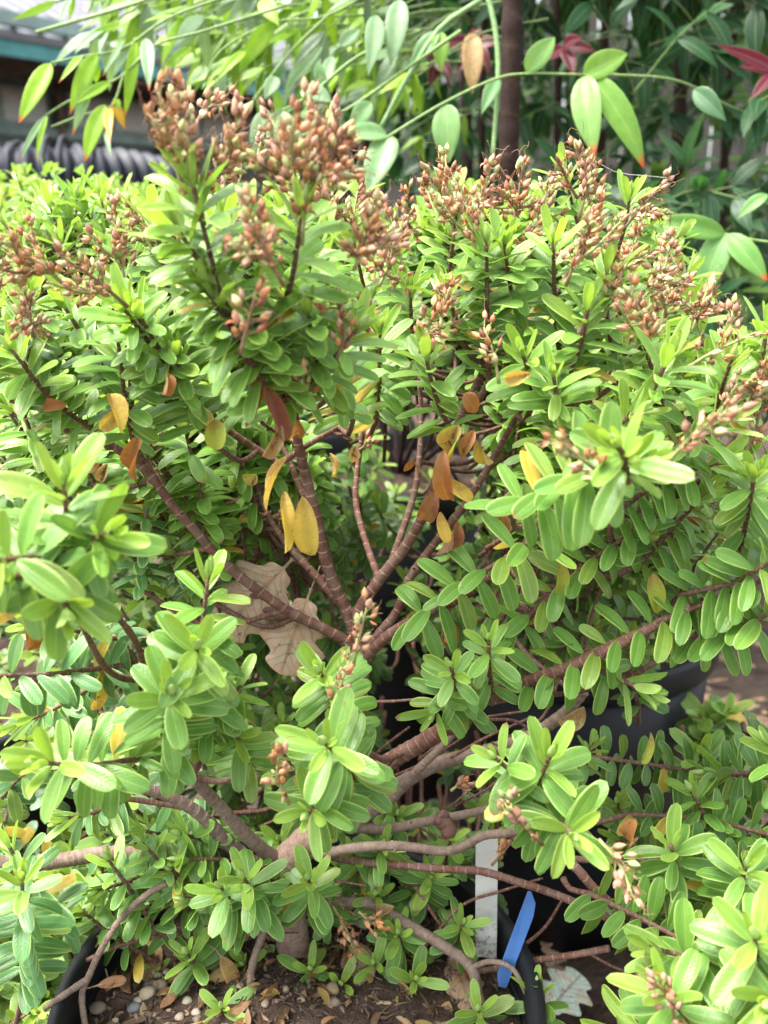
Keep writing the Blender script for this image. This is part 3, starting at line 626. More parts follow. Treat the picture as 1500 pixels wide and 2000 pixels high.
# ---- seed-headed canopy shoots
CT = MATURE * .7 + np.array((.27, .44, .075)) * .3
CAN = [((505, 700, .42), (592, 405, .375), 14, 31), ((470, 690, .40), (372, 345, .37), 15, 31), ((310, 690, .47), (240, 600, .44), 7, 28), ((420, 870, .51), (262, 600, .445), 15, 28),
 ((262, 870, .51), (228, 645, .46), 11, 28), ((190, 845, .51), (20, 680, .455), 11, 28), ((120, 830, .51), (-20, 620, .47), 10, 27), ((735, 820, .55), (742, 640, .49), 9, 27),
 ((830, 720, .55), (800, 560, .51), 9, 26), ((955, 740, .50), (950, 470, .47), 14, 29), ((1090, 640, .50), (1080, 470, .47), 10, 28), ((1210, 690, .50), (1185, 520, .47), 9, 27),
 ((1010, 600, .50), (985, 470, .465), 7, 27), ((1215, 850, .47), (1310, 690, .435), 9, 28), ((1400, 800, .50), (1430, 700, .47), 7, 27), ((1480, 760, .48), (1500, 620, .47), 7, 26),
 ((640, 780, .45), (600, 600, .40), 10, 30), ((560, 800, .44), (470, 610, .39), 10, 31), ((690, 820, .50), (640, 690, .46), 7, 27), ((560, 780, .43), (700, 640, .41), 8, 27),
 ((1040, 790, .50), (1020, 690, .46), 7, 27), ((880, 840, .50), (830, 690, .47), 8, 27), ((1110, 830, .48), (1080, 730, .45), 7, 27), ((1110, 920, .48), (1250, 800, .44), 9, 27),
 ((1300, 900, .48), (1420, 820, .45), 8, 27), ((380, 820, .50), (340, 690, .46), 8, 28), ((80, 900, .53), (40, 790, .50), 7, 26), ((240, 560, .56), (280, 480, .54), 7, 28),
 ((130, 520, .68), (95, 395, .66), 8, 30), ((135, 500, .68), (150, 385, .66), 7, 30), ((1130, 440, .58), (1100, 330, .56), 7, 27), ((1210, 470, .58), (1230, 380, .56), 6, 27), ((1390, 720, .56), (1340, 560, .58), 7, 25),
 ((560, 640, .46), (620, 470, .42), 9, 29), ((330, 600, .50), (300, 420, .47), 9, 29), ((720, 600, .54), (690, 470, .52), 8, 28), ((880, 560, .52), (890, 420, .50), 8, 27), ((430, 560, .44), (440, 420, .42), 8, 29),
 ((200, 720, .50), (120, 590, .47), 8, 28), ((1290, 760, .52), (1250, 640, .50), 7, 27), ((1120, 700, .48), (1150, 590, .46), 7, 28), ((60, 700, .50), (60, 560, .47), 8, 28), ((900, 660, .50), (870, 560, .48), 7, 27)]
for a_, b_, n_, L_ in CAN:
    if a_[1] < 760 and not (420 < a_[0] < 1000 and a_[1] > 600): a_ = tuple(b_[j] + (a_[j] - b_[j]) * 1.3 for j in range(3))
    S(a_, b_, n_, L_ * .98, wr=.31, pit=.135, az=.785 + rng.normal() * .2, k=.22, young=2, ang=(66, 16), droop=-.04, sag=.04, bend=.6, sr=.0012, tint=CT)
S((500, 670, .405), (335, 430, .38), 14, 31, k=.25, pit=.13, az=.785, wr=.32, tint=CT, bend=.6, ang=(68, 16))
S((520, 760, .415), (400, 560, .385), 12, 31, k=.3, pit=.13, az=.2, wr=.32, tint=CT, bend=.6, bud=False)
# ---- the rest of the canopy, mostly hidden behind those: one mass
LA, SB_, BB_ = MB(), MB(), MB()
for i in range(230):
    x = rng.uniform(-60, 1560); top = 395 + .00022 * (x - 700) ** 2 * (1.0 if x > 700 else .30)
    y = rng.uniform(top - 30, 880) if i % 3 else rng.uniform(top - 40, top + 90); f = max(0, (y - top) / 450)
    d = .66 - .14 * min(f, 1) + rng.uniform(-.01, .05)
    if x > 1380 and y < 640: continue
    if 520 < x < 1040 and y > 740: continue
    if 440 < x < 1040 and y > 600: continue
    tp = P(x, y, d); dr = nrm(np.array(((x - 700) / 900 * .8, -.25, 1.0)) + rv(.25)); n = int(rng.integers(8, 13)); ln = rng.uniform(.07, .11)
    bs = tp - dr * ln
    shoot_geom(LA, SB_, bs, tp, n, rng.uniform(.021, .027), wr=.31, tint=CT, pit=.145, az=.785 + rng.normal() * .25, k=.22, lod=1, young=2, ang=(72, 18), mbB=BB_, sr=.0011, attach=attach_pt(bs) if rng.random() < .5 else bs - dr * .05, bend=.7)
# lower inner leaves, small and rounder, on the shaded side shoots
for i in range(70):
    x = rng.choice([rng.uniform(330, 720), rng.uniform(1020, 1250), rng.uniform(-40, 330)]); y = rng.uniform(790, 930)
    if 600 < x < 1000: continue
    tp = P(x, y, rng.uniform(.58, .68)); dr = nrm(np.array(((x - 700) / 700, -.2, .9)) + rv(.3)); bs = tp - dr * .06
    shoot_geom(LA, SB_, bs, tp, 8, rng.uniform(.016, .021), wr=.46, k=.55, lod=1, young=1, ang=(80, 45), mbB=None, attach=attach_pt(bs) if rng.random() < .4 else bs - dr * .05, bend=.9, yel=.04)
fol = LA.build('inner_foliage', M['leaf'], hebe); tag(fol, kind='stuff')
tag(SB_.build('inner_twigs', M['bark'], hebe), kind='stuff')
tag(BB_.build('inner_buds', M['bud'], hebe), kind='stuff')

# ---- seed heads
HEADS = [(400, 440, .385, 345, 165, .365, 30), (400, 380, .38, 470, 225, .375, 20), (360, 380, .38, 310, 180, .36, 14), (590, 480, .38, 605, 190, .365, 32), (605, 380, .375, 672, 270, .37, 18), (575, 400, .385, 530, 230, .385, 16),
 (555, 560, .365, 480, 395, .355, 20), (690, 530, .39, 735, 410, .385, 20), (245, 560, .47, 222, 400, .47, 22), (250, 600, .43, 120, 500, .41, 14), (130, 560, .42, 5, 470, .40, 22), (65, 660, .43, 45, 560, .43, 14),
 (300, 500, .48, 260, 420, .48, 12), (690, 480, .52, 700, 365, .52, 16), (790, 530, .50, 750, 400, .50, 18), (800, 460, .58, 795, 380, .58, 14), (885, 470, .50, 870, 310, .50, 22), (930, 430, .50, 960, 320, .50, 18),
 (930, 500, .47, 895, 370, .47, 22), (1000, 440, .50, 1020, 330, .50, 16), (1130, 430, .53, 1120, 285, .53, 22), (1105, 560, .46, 1175, 400, .45, 24), (1215, 450, .56, 1300, 350, .56, 18), (1200, 560, .50, 1250, 440, .50, 16),
 (1240, 600, .49, 1310, 470, .49, 14), (1270, 700, .45, 1235, 570, .44, 22), (1290, 640, .52, 1330, 550, .53, 20), (1350, 650, .52, 1385, 555, .53, 16), (1410, 690, .50, 1430, 610, .50, 12), (1440, 790, .47, 1510, 710, .46, 16),
 (1190, 935, .37, 1100, 865, .355, 12), (1300, 910, .37, 1425, 800, .35, 14), (1340, 720, .45, 1475, 650, .45, 9), (1455, 890, .48, 1490, 790, .48, 10), (650, 720, .41, 655, 580, .40, 12), (705, 690, .44, 700, 600, .44, 10),
 (470, 690, .36, 500, 570, .35, 9), (590, 800, .42, 590, 730, .41, 5), (820, 690, .47, 865, 580, .47, 16), (975, 750, .45, 945, 640, .45, 8), (690, 1300, .44, 718, 1180, .43, 11), (645, 1400, .44, 682, 1290, .43, 10),
 (565, 1570, .42, 545, 1475, .40, 10), (1060, 1650, .425, 985, 1560, .41, 11), (1170, 1640, .42, 1235, 1750, .40, 12), (1320, 2010, .40, 1285, 1920, .39, 9), (450, 540, .45, 440, 300, .44, 18), (640, 330, .42, 650, 220, .41, 14),
 (380, 260, .40, 440, 190, .41, 10), (1060, 440, .55, 1075, 350, .55, 14), (860, 430, .56, 830, 350, .57, 12), (1150, 400, .56, 1160, 320, .56, 10), (1340, 560, .52, 1300, 480, .52, 12), (100, 520, .55, 60, 440, .55, 12), (0, 620, .43, -20, 520, .42, 12), (500, 330, .50, 520, 250, .50, 10), (660, 430, .45, 610, 340, .45, 14), (160, 600, .5, 190, 510, .5, 10), (740, 560, .47, 770, 470, .47, 16), (1020, 520, .5, 1050, 420, .5, 14), (860, 640, .46, 880, 560, .46, 12), (1180, 620, .47, 1200, 540, .47, 12), (30, 760, .5, 10, 690, .5, 8), (330, 560, .5, 350, 480, .5, 12), (1400, 820, .46, 1440, 750, .46, 10)]
for (x0, y0, d0, x1, y1, d1, n_) in HEADS:
    mb = MB()
    if n_ >= 14 and y0 < 800:
        for s_ in (-1, 1): seedhead(hebe, P(x0 * .7 + x1 * .3, y0 * .7 + y1 * .3, d0), P(x1 + s_ * rng.uniform(14, 38), y1 + rng.uniform(30, 90), d1 + s_ * .015), int(n_ * .45), dull=.35, size=.86, cream=.38, mb=mb, build=False)
    seedhead(hebe, P(x0, y0, d0), P(x1, y1, d1), n_, dull=.55 if (x0 + n_) % 3 == 0 else .18, size=.86, cream=.38 if n_ > 18 else .18, mb=mb)
# dried spent flower clusters low in the pot
for (x0, y0, x1, y1, d, n_) in ((650, 1770, 690, 1850, .58, 14), (700, 1780, 740, 1810, .58, 10), (960, 1690, 1000, 1640, .55, 8), (880, 1545, 905, 1530, .54, 6), (500, 1020, 540, 1010, .58, 5), (700, 880, 720, 860, .57, 5)):
    seedhead(hebe, P(x0, y0, d), P(x1, y1, d), n_, dull=.1, size=.85, cream=.02, name='spent_flowers')

# ---- yellow, orange and brown leaves still hanging on the branches
DR = {'y': (.66, .46, .09), 'o': (.42, .15, .05), 'b': (.26, .085, .05), 'c': (.62, .50, .30), 'yg': (.42, .46, .07)}
LAB = {'y': 'yellow leaf hanging on a branch', 'o': 'orange brown withered leaf', 'b': 'dark brown curled leaf', 'c': 'cream papery leaf', 'yg': 'yellow green fading leaf'}
WIT = [(498, 705, 488, 835, .44, 'o', 38), (522, 750, 538, 858, .44, 'b', 42), (550, 830, 515, 890, .44, 'c', 34), (560, 895, 498, 980, .47, 'y', 30), (556, 960, 560, 1070, .47, 'y', 36), (590, 970, 598, 1082, .465, 'y', 50), (268, 855, 262, 935, .50, 'o', 38),
 (422, 820, 420, 872, .50, 'yg', 44), (895, 830, 880, 905, .49, 'yg', 58), (925, 840, 900, 900, .49, 'o', 28), (868, 880, 845, 985, .49, 'o', 40), (875, 935, 905, 985, .50, 'y', 34), (850, 960, 825, 1020, .50, 'b', 40), (860, 1000, 875, 1055, .50, 'y', 26),
 (895, 1020, 862, 1085, .51, 'b', 34), (975, 1000, 995, 1045, .51, 'o', 36), (1095, 1095, 1102, 1155, .51, 'yg', 30), (1275, 1120, 1290, 1200, .50, 'yg', 36), (1090, 1310, 1062, 1355, .52, 'b', 30), (1130, 1275, 1185, 1300, .52, 'b', 36), (60, 1170, 58, 1270, .47, 'o', 44),
 (45, 1150, -10, 1235, .46, 'y', 36), (95, 1210, 92, 1280, .48, 'yg', 34), (212, 1290, 190, 1385, .50, 'y', 34), (645, 885, 655, 925, .54, 'y', 30), (695, 870, 685, 905, .55, 'c', 24), (240, 800, 200, 835, .49, 'y', 32), (130, 790, 80, 800, .50, 'o', 30), (330, 730, 320, 755, .47, 'o', 30),
 (195, 905, 150, 920, .50, 'o', 26), (210, 905, 190, 945, .50, 'c', 24), (575, 820, 600, 870, .50, 'b', 26), (600, 700, 560, 720, .47, 'y', 34), (930, 860, 955, 905, .52, 'y', 30), (905, 770, 940, 800, .50, 'o', 34), (810, 900, 800, 915, .55, 'o', 36), (1340, 1010, 1390, 1025, .5, 'o', 22),
 (1150, 1570, 1130, 1600, .5, 'y', 20), (1270, 1430, 1265, 1490, .55, 'yg', 20), (985, 738, 1030, 735, .45, 'y', 30), (1240, 1600, 1222, 1650, .50, 'o', 42), (500, 925, 480, 945, .52, 'yg', 30), (215, 770, 235, 830, .48, 'y', 40), (1140, 1380, 1105, 1420, .56, 'c', 44), (770, 1770, 740, 1790, .59, 'c', 30),
 (500, 1775, 565, 1770, .56, 'yg', 30), (1310, 1205, 1330, 1250, .51, 'yg', 26), (870, 1210, 895, 1255, .58, 'o', 32), (820, 1195, 790, 1225, .57, 'yg', 26)]
for (x0, y0, x1, y1, d, c_, wpx) in WIT:
    if y0 < 940: d -= .025
    a = P(x0, y0, d); e = P(x1, y1, d + rng.uniform(-.008, .008)); L = np.linalg.norm(e - a) * 1.08; mb = MB()
    leaf(mb, a, e - a, nrm(CAM - a) + rv(.35), L, wpx * d / 1812 * 1.05, bend=rng.uniform(.3, 1.5) if c_ in 'ob' else rng.uniform(.1, .6), tint=np.array(DR[c_]) * rng.uniform(.85, 1.1), cup=rng.uniform(.4, 1.5), side=rng.normal() * .12, twist=rng.normal() * .9, wav=.05 if c_ in 'ob' else .02, kind='broad' if (x0 + y0) % 2 else 'hebe')
    tag(mb.build('withered_leaf', M['dry'], hebe, origin=a), LAB[c_])

# ------------------------------------------------------------------ neighbouring shrubs
def fillshrub(label, locpx, specs, seedn=0, heads=(), name='hebe_shrub', twigs=()):
    t = thing(name, label, 'shrub', locpx)
    rest = None
    allp = []
    for (cnt, xr, yr, dr_, L, tint, up, kk, lod) in specs:
        for i in range(cnt):
            if len(allp) < 0: pass
            allp.append((rng.uniform(*xr), rng.uniform(*yr), rng.uniform(*dr_), L, tint, up, kk, lod))
    allp = [q for q in allp if not (640 < q[0] < 985 and 860 < q[1] < 1290 and (q[0] * 7 + q[1]) % 10 < 5)]
    allp.sort(key=lambda q: q[2])
    la, sb = MB(), MB()
    for i, (x, y, d, L, tint, up, kk, lod) in enumerate(allp):
        tp = P(x, y, d); dv = nrm(np.array(up) + rv(.32)); ln = rng.uniform(.05, .08) * L / .024; bs = tp - dv * ln
        at = bs - dv * .03 + (np.asarray(locpx) + np.array((0, 0, .1)) - bs) * .12
        kw = dict(wr=.42, k=kk, lod=lod, young=2, ang=(80, 28), tint=np.array(tint) * rng.uniform(.85, 1.15), attach=at, bend=.6)
        if i < 95: shoot(t, bs, tp, int(rng.integers(7, 11)), L * rng.uniform(.85, 1.1), **kw)
        else: shoot_geom(la, sb, bs, tp, int(rng.integers(7, 11)), L * rng.uniform(.85, 1.1), **kw)
    o = la.build('inner_foliage', M['leaf'], t)
    if o: tag(o, kind='stuff'); tag(sb.build('inner_twigs', M['bark'], t), kind='stuff')
    return t
def stems(t, c, n, h, r=.004, spread=.16):
    for i in range(n):
        a = rng.uniform(0, 6.28); e = np.array((c[0] + math.cos(a) * spread * rng.uniform(.4, 1), c[1] + math.sin(a) * spread * rng.uniform(.4, 1), c[2] + h * rng.uniform(.7, 1)))
        b = MB(); c3 = np.asarray(c, float); path = smoothpath([c3, (c3 + e) / 2 + np.array((0, 0, -.02)) + rv(.015), e], .004)
        tube(b, path, np.linspace(r, r * .4, len(path)), 8, node=.007, bump=.1); b.build('branch', M['bark'], t, origin=c3)
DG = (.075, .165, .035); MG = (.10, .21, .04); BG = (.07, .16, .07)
cD3 = (cD[0], cD[1], .39)
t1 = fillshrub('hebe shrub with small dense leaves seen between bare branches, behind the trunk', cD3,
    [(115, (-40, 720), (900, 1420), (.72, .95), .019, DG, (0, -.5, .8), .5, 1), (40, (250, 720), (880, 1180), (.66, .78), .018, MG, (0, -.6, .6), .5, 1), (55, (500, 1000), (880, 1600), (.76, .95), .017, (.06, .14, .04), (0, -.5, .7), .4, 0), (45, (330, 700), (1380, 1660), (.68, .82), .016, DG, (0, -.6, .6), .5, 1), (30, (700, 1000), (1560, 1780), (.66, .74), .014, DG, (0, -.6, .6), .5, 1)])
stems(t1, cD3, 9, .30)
cB3 = (cB[0], cB[1], .30)
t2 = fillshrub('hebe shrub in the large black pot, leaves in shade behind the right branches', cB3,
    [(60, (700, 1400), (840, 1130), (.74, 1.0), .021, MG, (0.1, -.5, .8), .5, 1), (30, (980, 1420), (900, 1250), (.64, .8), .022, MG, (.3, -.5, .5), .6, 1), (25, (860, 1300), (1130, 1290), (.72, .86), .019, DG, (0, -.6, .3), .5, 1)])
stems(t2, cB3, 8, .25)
cL3 = P(60, 640, 1.15); cL3[2] = .30
t3 = fillshrub('pale green hebe shrub with upright feathery tips in front of the black hose, far left', cL3,
    [(34, (-80, 330), (325, 400), (.95, 1.25), .020, (.24, .46, .10), (0, -.05, 1), .3, 1), (45, (-80, 420), (370, 520), (.75, 1.05), .022, (.22, .43, .085), (0, -.1, 1), .3, 1)])
stems(t3, cL3, 8, .35)
cN3 = P(700, 620, 1.0); cN3[2] = .35
# right lower neighbour
cR3 = G(1650, 1950, .12)
t4 = thing('hebe_shrub', 'hebe shrub reaching in from the lower right corner with long arching leafy stems', 'shrub', cR3)
def SR(a, b, n, L, **k): return S(a, b, n, L, conn=False, parent=t4, **k)
SR((1480, 1990, .46), (1474, 1828, .395), 10, 30, k=.15, ang=(82, 30), young=2, attach=(1560, 2100, .5))
SR((1540, 1960, .46), (1270, 1850, .43), 12, 29, k=.85, az=0., attach=(1620, 2000, .5), bud=False)
SR((1440, 2080, .45), (1285, 1920, .40), 9, 29, k=.4, attach=(1560, 2150, .5))
SR((1150, 1745, .52), (1440, 1900, .465), 12, 27, k=.8, az=0., bud=False, attach=(1100, 1715, .54))
SR((1445, 1800, .505), (1458, 1690, .465), 7, 25, k=.2, young=2, attach=(1560, 1900, .52))
SR((1160, 1478, .62), (1540, 1525, .56), 16, 22, k=.75, az=0.1, bud=False, attach=(1120, 1470, .63), tint=MG)
SR((1230, 1590, .58), (1540, 1640, .52), 12, 23, k=.8, az=0.1, bud=False, attach=(1130, 1605, .59), tint=MG)
SR((1130, 1500, .60), (1160, 1450, .59), 5, 19, k=.4, attach=(1180, 1560, .62))
SR((1290, 1680, .55), (1540, 1760, .50), 10, 25, k=.7, tint=MG, attach=(1230, 1660, .56))
SR((1600, 1600, .5), (1500, 1450, .50), 8, 24, k=.5)
SR((1330, 1760, .52), (1310, 1650, .50), 6, 27, k=.5, young=1, bud=False)
SR((1420, 1640, .55), (1350, 1545, .55), 6, 23, k=.5, young=1)
SR((1540, 1900, .44), (1500, 1960, .38), 8, 30, k=.6)
SR((1360, 1990, .46), (1200, 2030, .44), 7, 26, k=.6)
for i in range(34):
    x = rng.uniform(1180, 1560); y = rng.uniform(1460, 2000) + max(0, (1330 - x)) * .6; d = rng.uniform(.56, .66)
    tp = P(x, min(y, 2050), d); dv = nrm(np.array((-.4, -.5, .5)) + rv(.4)); bs = tp - dv * .06
    shoot(t4, bs, tp, 8, .023 * rng.uniform(.85, 1.1), wr=.40, k=.55, lod=1, tint=np.array(MG) * rng.uniform(.8, 1.1), attach=bs - dv * .04, young=2, ang=(80, 30))
b = MB(); pt = smoothpath([cR3, P(1560, 1900, .56), P(1400, 1850, .56), P(1200, 1790, .54)], .004); tube(b, pt, np.linspace(.006, .003, len(pt)), 10, node=.006, bump=.08); b.build('branch', M['oldbark'], t4)
# left lower neighbour
cQ3 = G(-140, 1990, .05)
t5 = thing('hebe_shrub', 'low hebe shrub outside the pot at the lower left, some leaves yellowing', 'shrub', cQ3)
S((50, 1900, .53), (42, 1712, .475), 10, 26, k=.3, conn=False, parent=t5, tint=BLUE, attach=(0, 2050, .6))
S((130, 1800, .56), (10, 1640, .53), 7, 24, k=.4, conn=False, parent=t5, tint=BLUE)
for i in range(62):
    x = rng.uniform(-70, 175); y = rng.uniform(1690, 2040); d = rng.uniform(.58, .70)
    tp = P(x, y, d); dv = nrm(np.array((.2, -.5, .6)) + rv(.45)); bs = tp - dv * .055
    shoot(t5, bs, tp, 7, .020 * rng.uniform(.85, 1.15), wr=.46, k=.55, lod=1, tint=np.array((.17, .27, .06) if rng.random() < .5 else MG) * rng.uniform(.85, 1.1), attach=bs - dv * .04, yel=.05, bud=False, young=2, ang=(80, 35))
for i in range(30):
    x = rng.uniform(-70, 330); y = rng.uniform(1420, 1700); d = rng.uniform(.62, .74)
    tp = P(x, y, d); dv = nrm(np.array((-.1, -.5, .6)) + rv(.45)); bs = tp - dv * .055
    shoot(t5, bs, tp, 7, .021 * rng.uniform(.85, 1.15), wr=.42, k=.55, lod=1, tint=np.array(BG) * rng.uniform(.85, 1.15), attach=bs - dv * .04, yel=.02, bud=False, young=2, ang=(80, 35))
# small seedling by the litter at right
cs = P(1395, 1440, .86); t6 = thing('seedling', 'small rounded green seedling growing in brown leaf litter, right of the big pot', 'plant', (cs[0], cs[1], cs[2] - .03))
for (x, y, x2, y2) in ((1400, 1450, 1395, 1400), (1410, 1430, 1425, 1385), (1390, 1460, 1372, 1440), (1395, 1440, 1365, 1395)):
    shoot(t6, P(x, y, .86), P(x2, y2, .845), 4, .026, wr=.6, k=.5, lod=1, tint=MG, kind='round', bud=False, young=1, attach=cs - np.array((0, 0, .03)))

# ------------------------------------------------------------------ nandina
def leaflet(mb, a, e, w_, c, face=None, lod=2, bend=.5, rnd=None, kind='lance', side=None):
    a = np.asarray(a); e = np.asarray(e); L = np.linalg.norm(e - a); D = e - a
    Z = (nrm(CAM - a) * .6 + np.array((0, 0, .8)) + rv(.3)) if face is None else face
    Dn = nrm(D); Z2 = nrm(Z - Dn * np.dot(Z, Dn)); D = Dn + Z2 * bend * .45
    leaf(mb, a, D, Z, L * 1.06, w_, bend=bend, tint=c, kind=kind, lod=lod, cup=.30, rnd=rnd, side=rng.normal() * .08 if side is None else side)
def spray(parent, path, nodes, L, c, lod=1, wr=.30, down=.5, out=None, rr=.0012, stc=(.16, .24, .08), redtip=None):
    la, sb = (MB(), MB()) if out is None else out
    path = smoothpath(path, .012); tube(sb, path, np.linspace(rr * 1.5, rr * .7, len(path)), 6, stc)
    cum = len(path) - 1
    for i in range(nodes):
        f = 1 - i / max(nodes, 1) * .75; j = min(int(f * cum), cum - 1); q = path[j + 1] if i == 0 else path[j]; T = nrm(path[j + 1] - path[j])
        Nn = nrm(np.cross(T, nrm(CAM - q))); ks = (-1, 0, 1) if i == 0 else (-1, 1)
        for s in ks:
            a = rng.uniform(.7, 1.2); D = nrm(T * (1 if s == 0 else math.cos(a)) + Nn * s * math.sin(a) + np.array((0, 0, -down)) + rv(.22))
            if s and nodes > 2 and rng.random() < .6:      # side branchlet with three leaflets
                q2 = q + D * L * .45; tube(sb, [q, (q + q2) / 2, q2], rr * .6, 5, stc, cap=False)
                for s2 in (-1, 0, 1):
                    D2 = nrm(D + Nn * s2 * .8 * (1 if abs(np.dot(D, Nn)) < .8 else .3) + T * s2 * .5 + np.array((0, 0, -down * .5)) + rv(.2))
                    l = L * rng.uniform(.75, 1.05); leaflet(la, q2, q2 + D2 * l, l * wr * rng.uniform(.85, 1.15), np.array(c) * rng.uniform(.75, 1.25), lod=lod, rnd=rng.random() * .76)
            else:
                l = L * rng.uniform(.8, 1.15); leaflet(la, q, q + D * l, l * wr * rng.uniform(.85, 1.15), np.array(c) * rng.uniform(.75, 1.25), lod=lod, rnd=rng.random() * .76)
    if out is None:
        o = la.build('leaf_spray', M['nand'], parent, origin=path[0]); sb.build('stalk', M['seed'], o); return o
def spray_hand(parent, stem, lfs, d, rr=.0014, stc=(.20, .30, .10), label=None, m='nand'):
    la, sb = MB(), MB()
    for st_ in (stem if isinstance(stem[0][0], (list, tuple)) else [stem]):
        p_ = smoothpath([P(x, y, d + (q[0] if q else 0)) for x, y, *q in st_], .01); tube(sb, p_, np.linspace(rr, rr * .75, len(p_)), 8, stc)
    for (x0, y0, x1, y1, w_, c, *o_) in lfs:
        a = P(x0, y0, d); e = P(x1, y1, d - rng.uniform(-.01, .03)); leaflet(la, a, e, w_ * (.85 if x0 < 420 else 1.0) * d / 1812, np.array(c), face=nrm(CAM - a) + np.array((0, 0, .5)) + rv(.18), rnd=o_[0] if o_ else None, bend=.6, kind='broad' if w_ > 40 else 'lance', side=o_[1] if len(o_) > 1 else None)
    o = la.build('leaf_spray', M[m], parent, origin=P(lfs[0][0], lfs[0][1], d)); sb.build('stalk', M['seed'], o)
    if label: tag(o, label)
    return o
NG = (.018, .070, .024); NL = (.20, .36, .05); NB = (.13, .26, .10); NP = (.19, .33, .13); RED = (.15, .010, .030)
def ground_at(px, d):
    p = P(px, 600, d); return np.array((p[0], p[1], 0.0))
nr0 = ground_at(1010, 1.25)
nanR = thing('nandina_shrub', 'dark green nandina shrub with brown canes and a few red leaflets, upper right background', 'shrub', nr0)
for (px0, px1, d, r, cm) in ((1003, 992, 1.02, .0118, 1), (960, 955, 1.3, .005, 1), (1075, 1065, 1.4, .006, 1), (1185, 1180, 1.5, .008, 1), (1330, 1315, 1.45, .012, 1), (930, 905, 1.35, .009, 1), (1420, 1440, 1.55, .008, 1), (1110, 1120, 1.45, .005, 1)):
    g0 = ground_at(px0, d); tpp = P(px1, -60, d); tpp[2] = max(tpp[2], 1.2); b = MB()
    pth = smoothpath([g0, g0 * .7 + tpp * .3 + rv(.008), g0 * .3 + tpp * .7 + rv(.01), tpp], .008)
    tube(b, pth, np.linspace(r, r * .85, len(pth)), 14, node=.035, bump=.16, jit=.05); b.build('cane', M['cane'], nanR, origin=g0)
cnt = 0; L2, S2 = MB(), MB()
spots_ = []
for i in range(88): spots_.append((rng.uniform(800, 1600), rng.uniform(-60, 700), rng.uniform(1.0, 1.5), 1))
for i in range(430): spots_.append((rng.uniform(560, 1900), rng.uniform(-110, 800), rng.uniform(1.5, 2.5), 0))
for i in range(520): spots_.append((rng.uniform(640, 2100), rng.uniform(-1150, -90), rng.uniform(1.05, 2.3), 2))  # unseen sprays added above the frame to block sun and shade the background
for (x, y, d, keep) in spots_:
    over = keep == 2; keep = keep == 1
    if 930 < x < 1060 and d < 1.22: d += .25
    e = P(x, y, d); dv = nrm(np.array((rng.normal() * .8, -.5, .1)) + rv(.3)); s0 = e - dv * .14 + np.array((0, 0, -.03))
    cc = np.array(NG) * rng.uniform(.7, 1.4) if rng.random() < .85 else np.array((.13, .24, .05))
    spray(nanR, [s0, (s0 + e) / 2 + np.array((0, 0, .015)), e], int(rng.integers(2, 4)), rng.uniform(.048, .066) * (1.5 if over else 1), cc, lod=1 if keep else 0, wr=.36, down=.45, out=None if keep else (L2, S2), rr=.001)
o = L2.build('inner_foliage', M['nand'], nanR); tag(o, kind='stuff'); tag(S2.build('inner_stalks', M['seed'], nanR), kind='stuff')  # mass also holds the sprays added overhead for shading
spray_hand(nanR, [[(750, 272), (860, 205), (965, 155), (1030, 144), (1140, 146)], [(1140, 146), (1210, 147, .02), (1300, 153, .05), (1360, 172, .08), (1420, 205, .12), (1520, 245, .2)]],
    [(1140, 146, 1222, 104, 52, (.20, .36, .06), .2), (1142, 148, 1153, 292, 60, (.19, .34, .08), .99), (1148, 146, 1277, 298, 56, (.17, .33, .05), .99, .13), (1028, 140, 1078, 70, 44, (.20, .36, .10), .2), (870, 205, 885, 308, 60, (.20, .35, .12), .3, .1), (1355, 175, 1420, 225, 40, (.08, .17, .08), .2)], .86, label='arching spray with large yellow green leaflets')
spray_hand(nanR, [(1560, 480), (1480, 470), (1415, 457)], [(1415, 457, 1283, 430, 46, (.14, .30, .06), .9), (1415, 458, 1362, 572, 62, (.15, .31, .09), .9), (1420, 458, 1492, 542, 48, (.12, .27, .05), .9), (1500, 380, 1440, 420, 30, (.12, .26, .06), .2)], .84)
spray_hand(nanR, [[(948, -20), (966, 50), (973, 150), (962, 310)], [(940, 0), (900, 25), (857, 58), (800, 145), (740, 255)]], [(857, 60, 800, 140, 40, NB, .2), (857, 60, 862, 135, 36, NL, .2), (973, 152, 940, 215, 30, NB, .2)], .90, rr=.0028, stc=(.19, .31, .12))
for (nx, ny, d, lst) in ((1100, 92, 1.05, ((1132, 72), (1162, 94), (1128, 142), (1062, 122))), (932, 88, 1.08, ((858, 78), (898, 140), (955, 140), (925, 55), (975, 80))), (1520, 140, .95, ((1408, 98), (1478, 190), (1450, 130))), (850, 110, 1.1, ((842, 165), (800, 100), (880, 150)))):
    spray_hand(nanR, [(nx + 30, ny + 60, .1), (nx, ny)], [(nx, ny, x1, y1, 30, np.array(RED) * rng.uniform(.55, 1.0), .1) for x1, y1 in lst], d, stc=(.25, .06, .05), label='dark red leaflets')
spray_hand(nanR, [(940, 60), (925, 65)], [(925, 65, 912, 172, 44, (.48, .30, .14), .1)], 1.02, stc=(.3, .2, .1), label='tan dried leaf', m='dry')

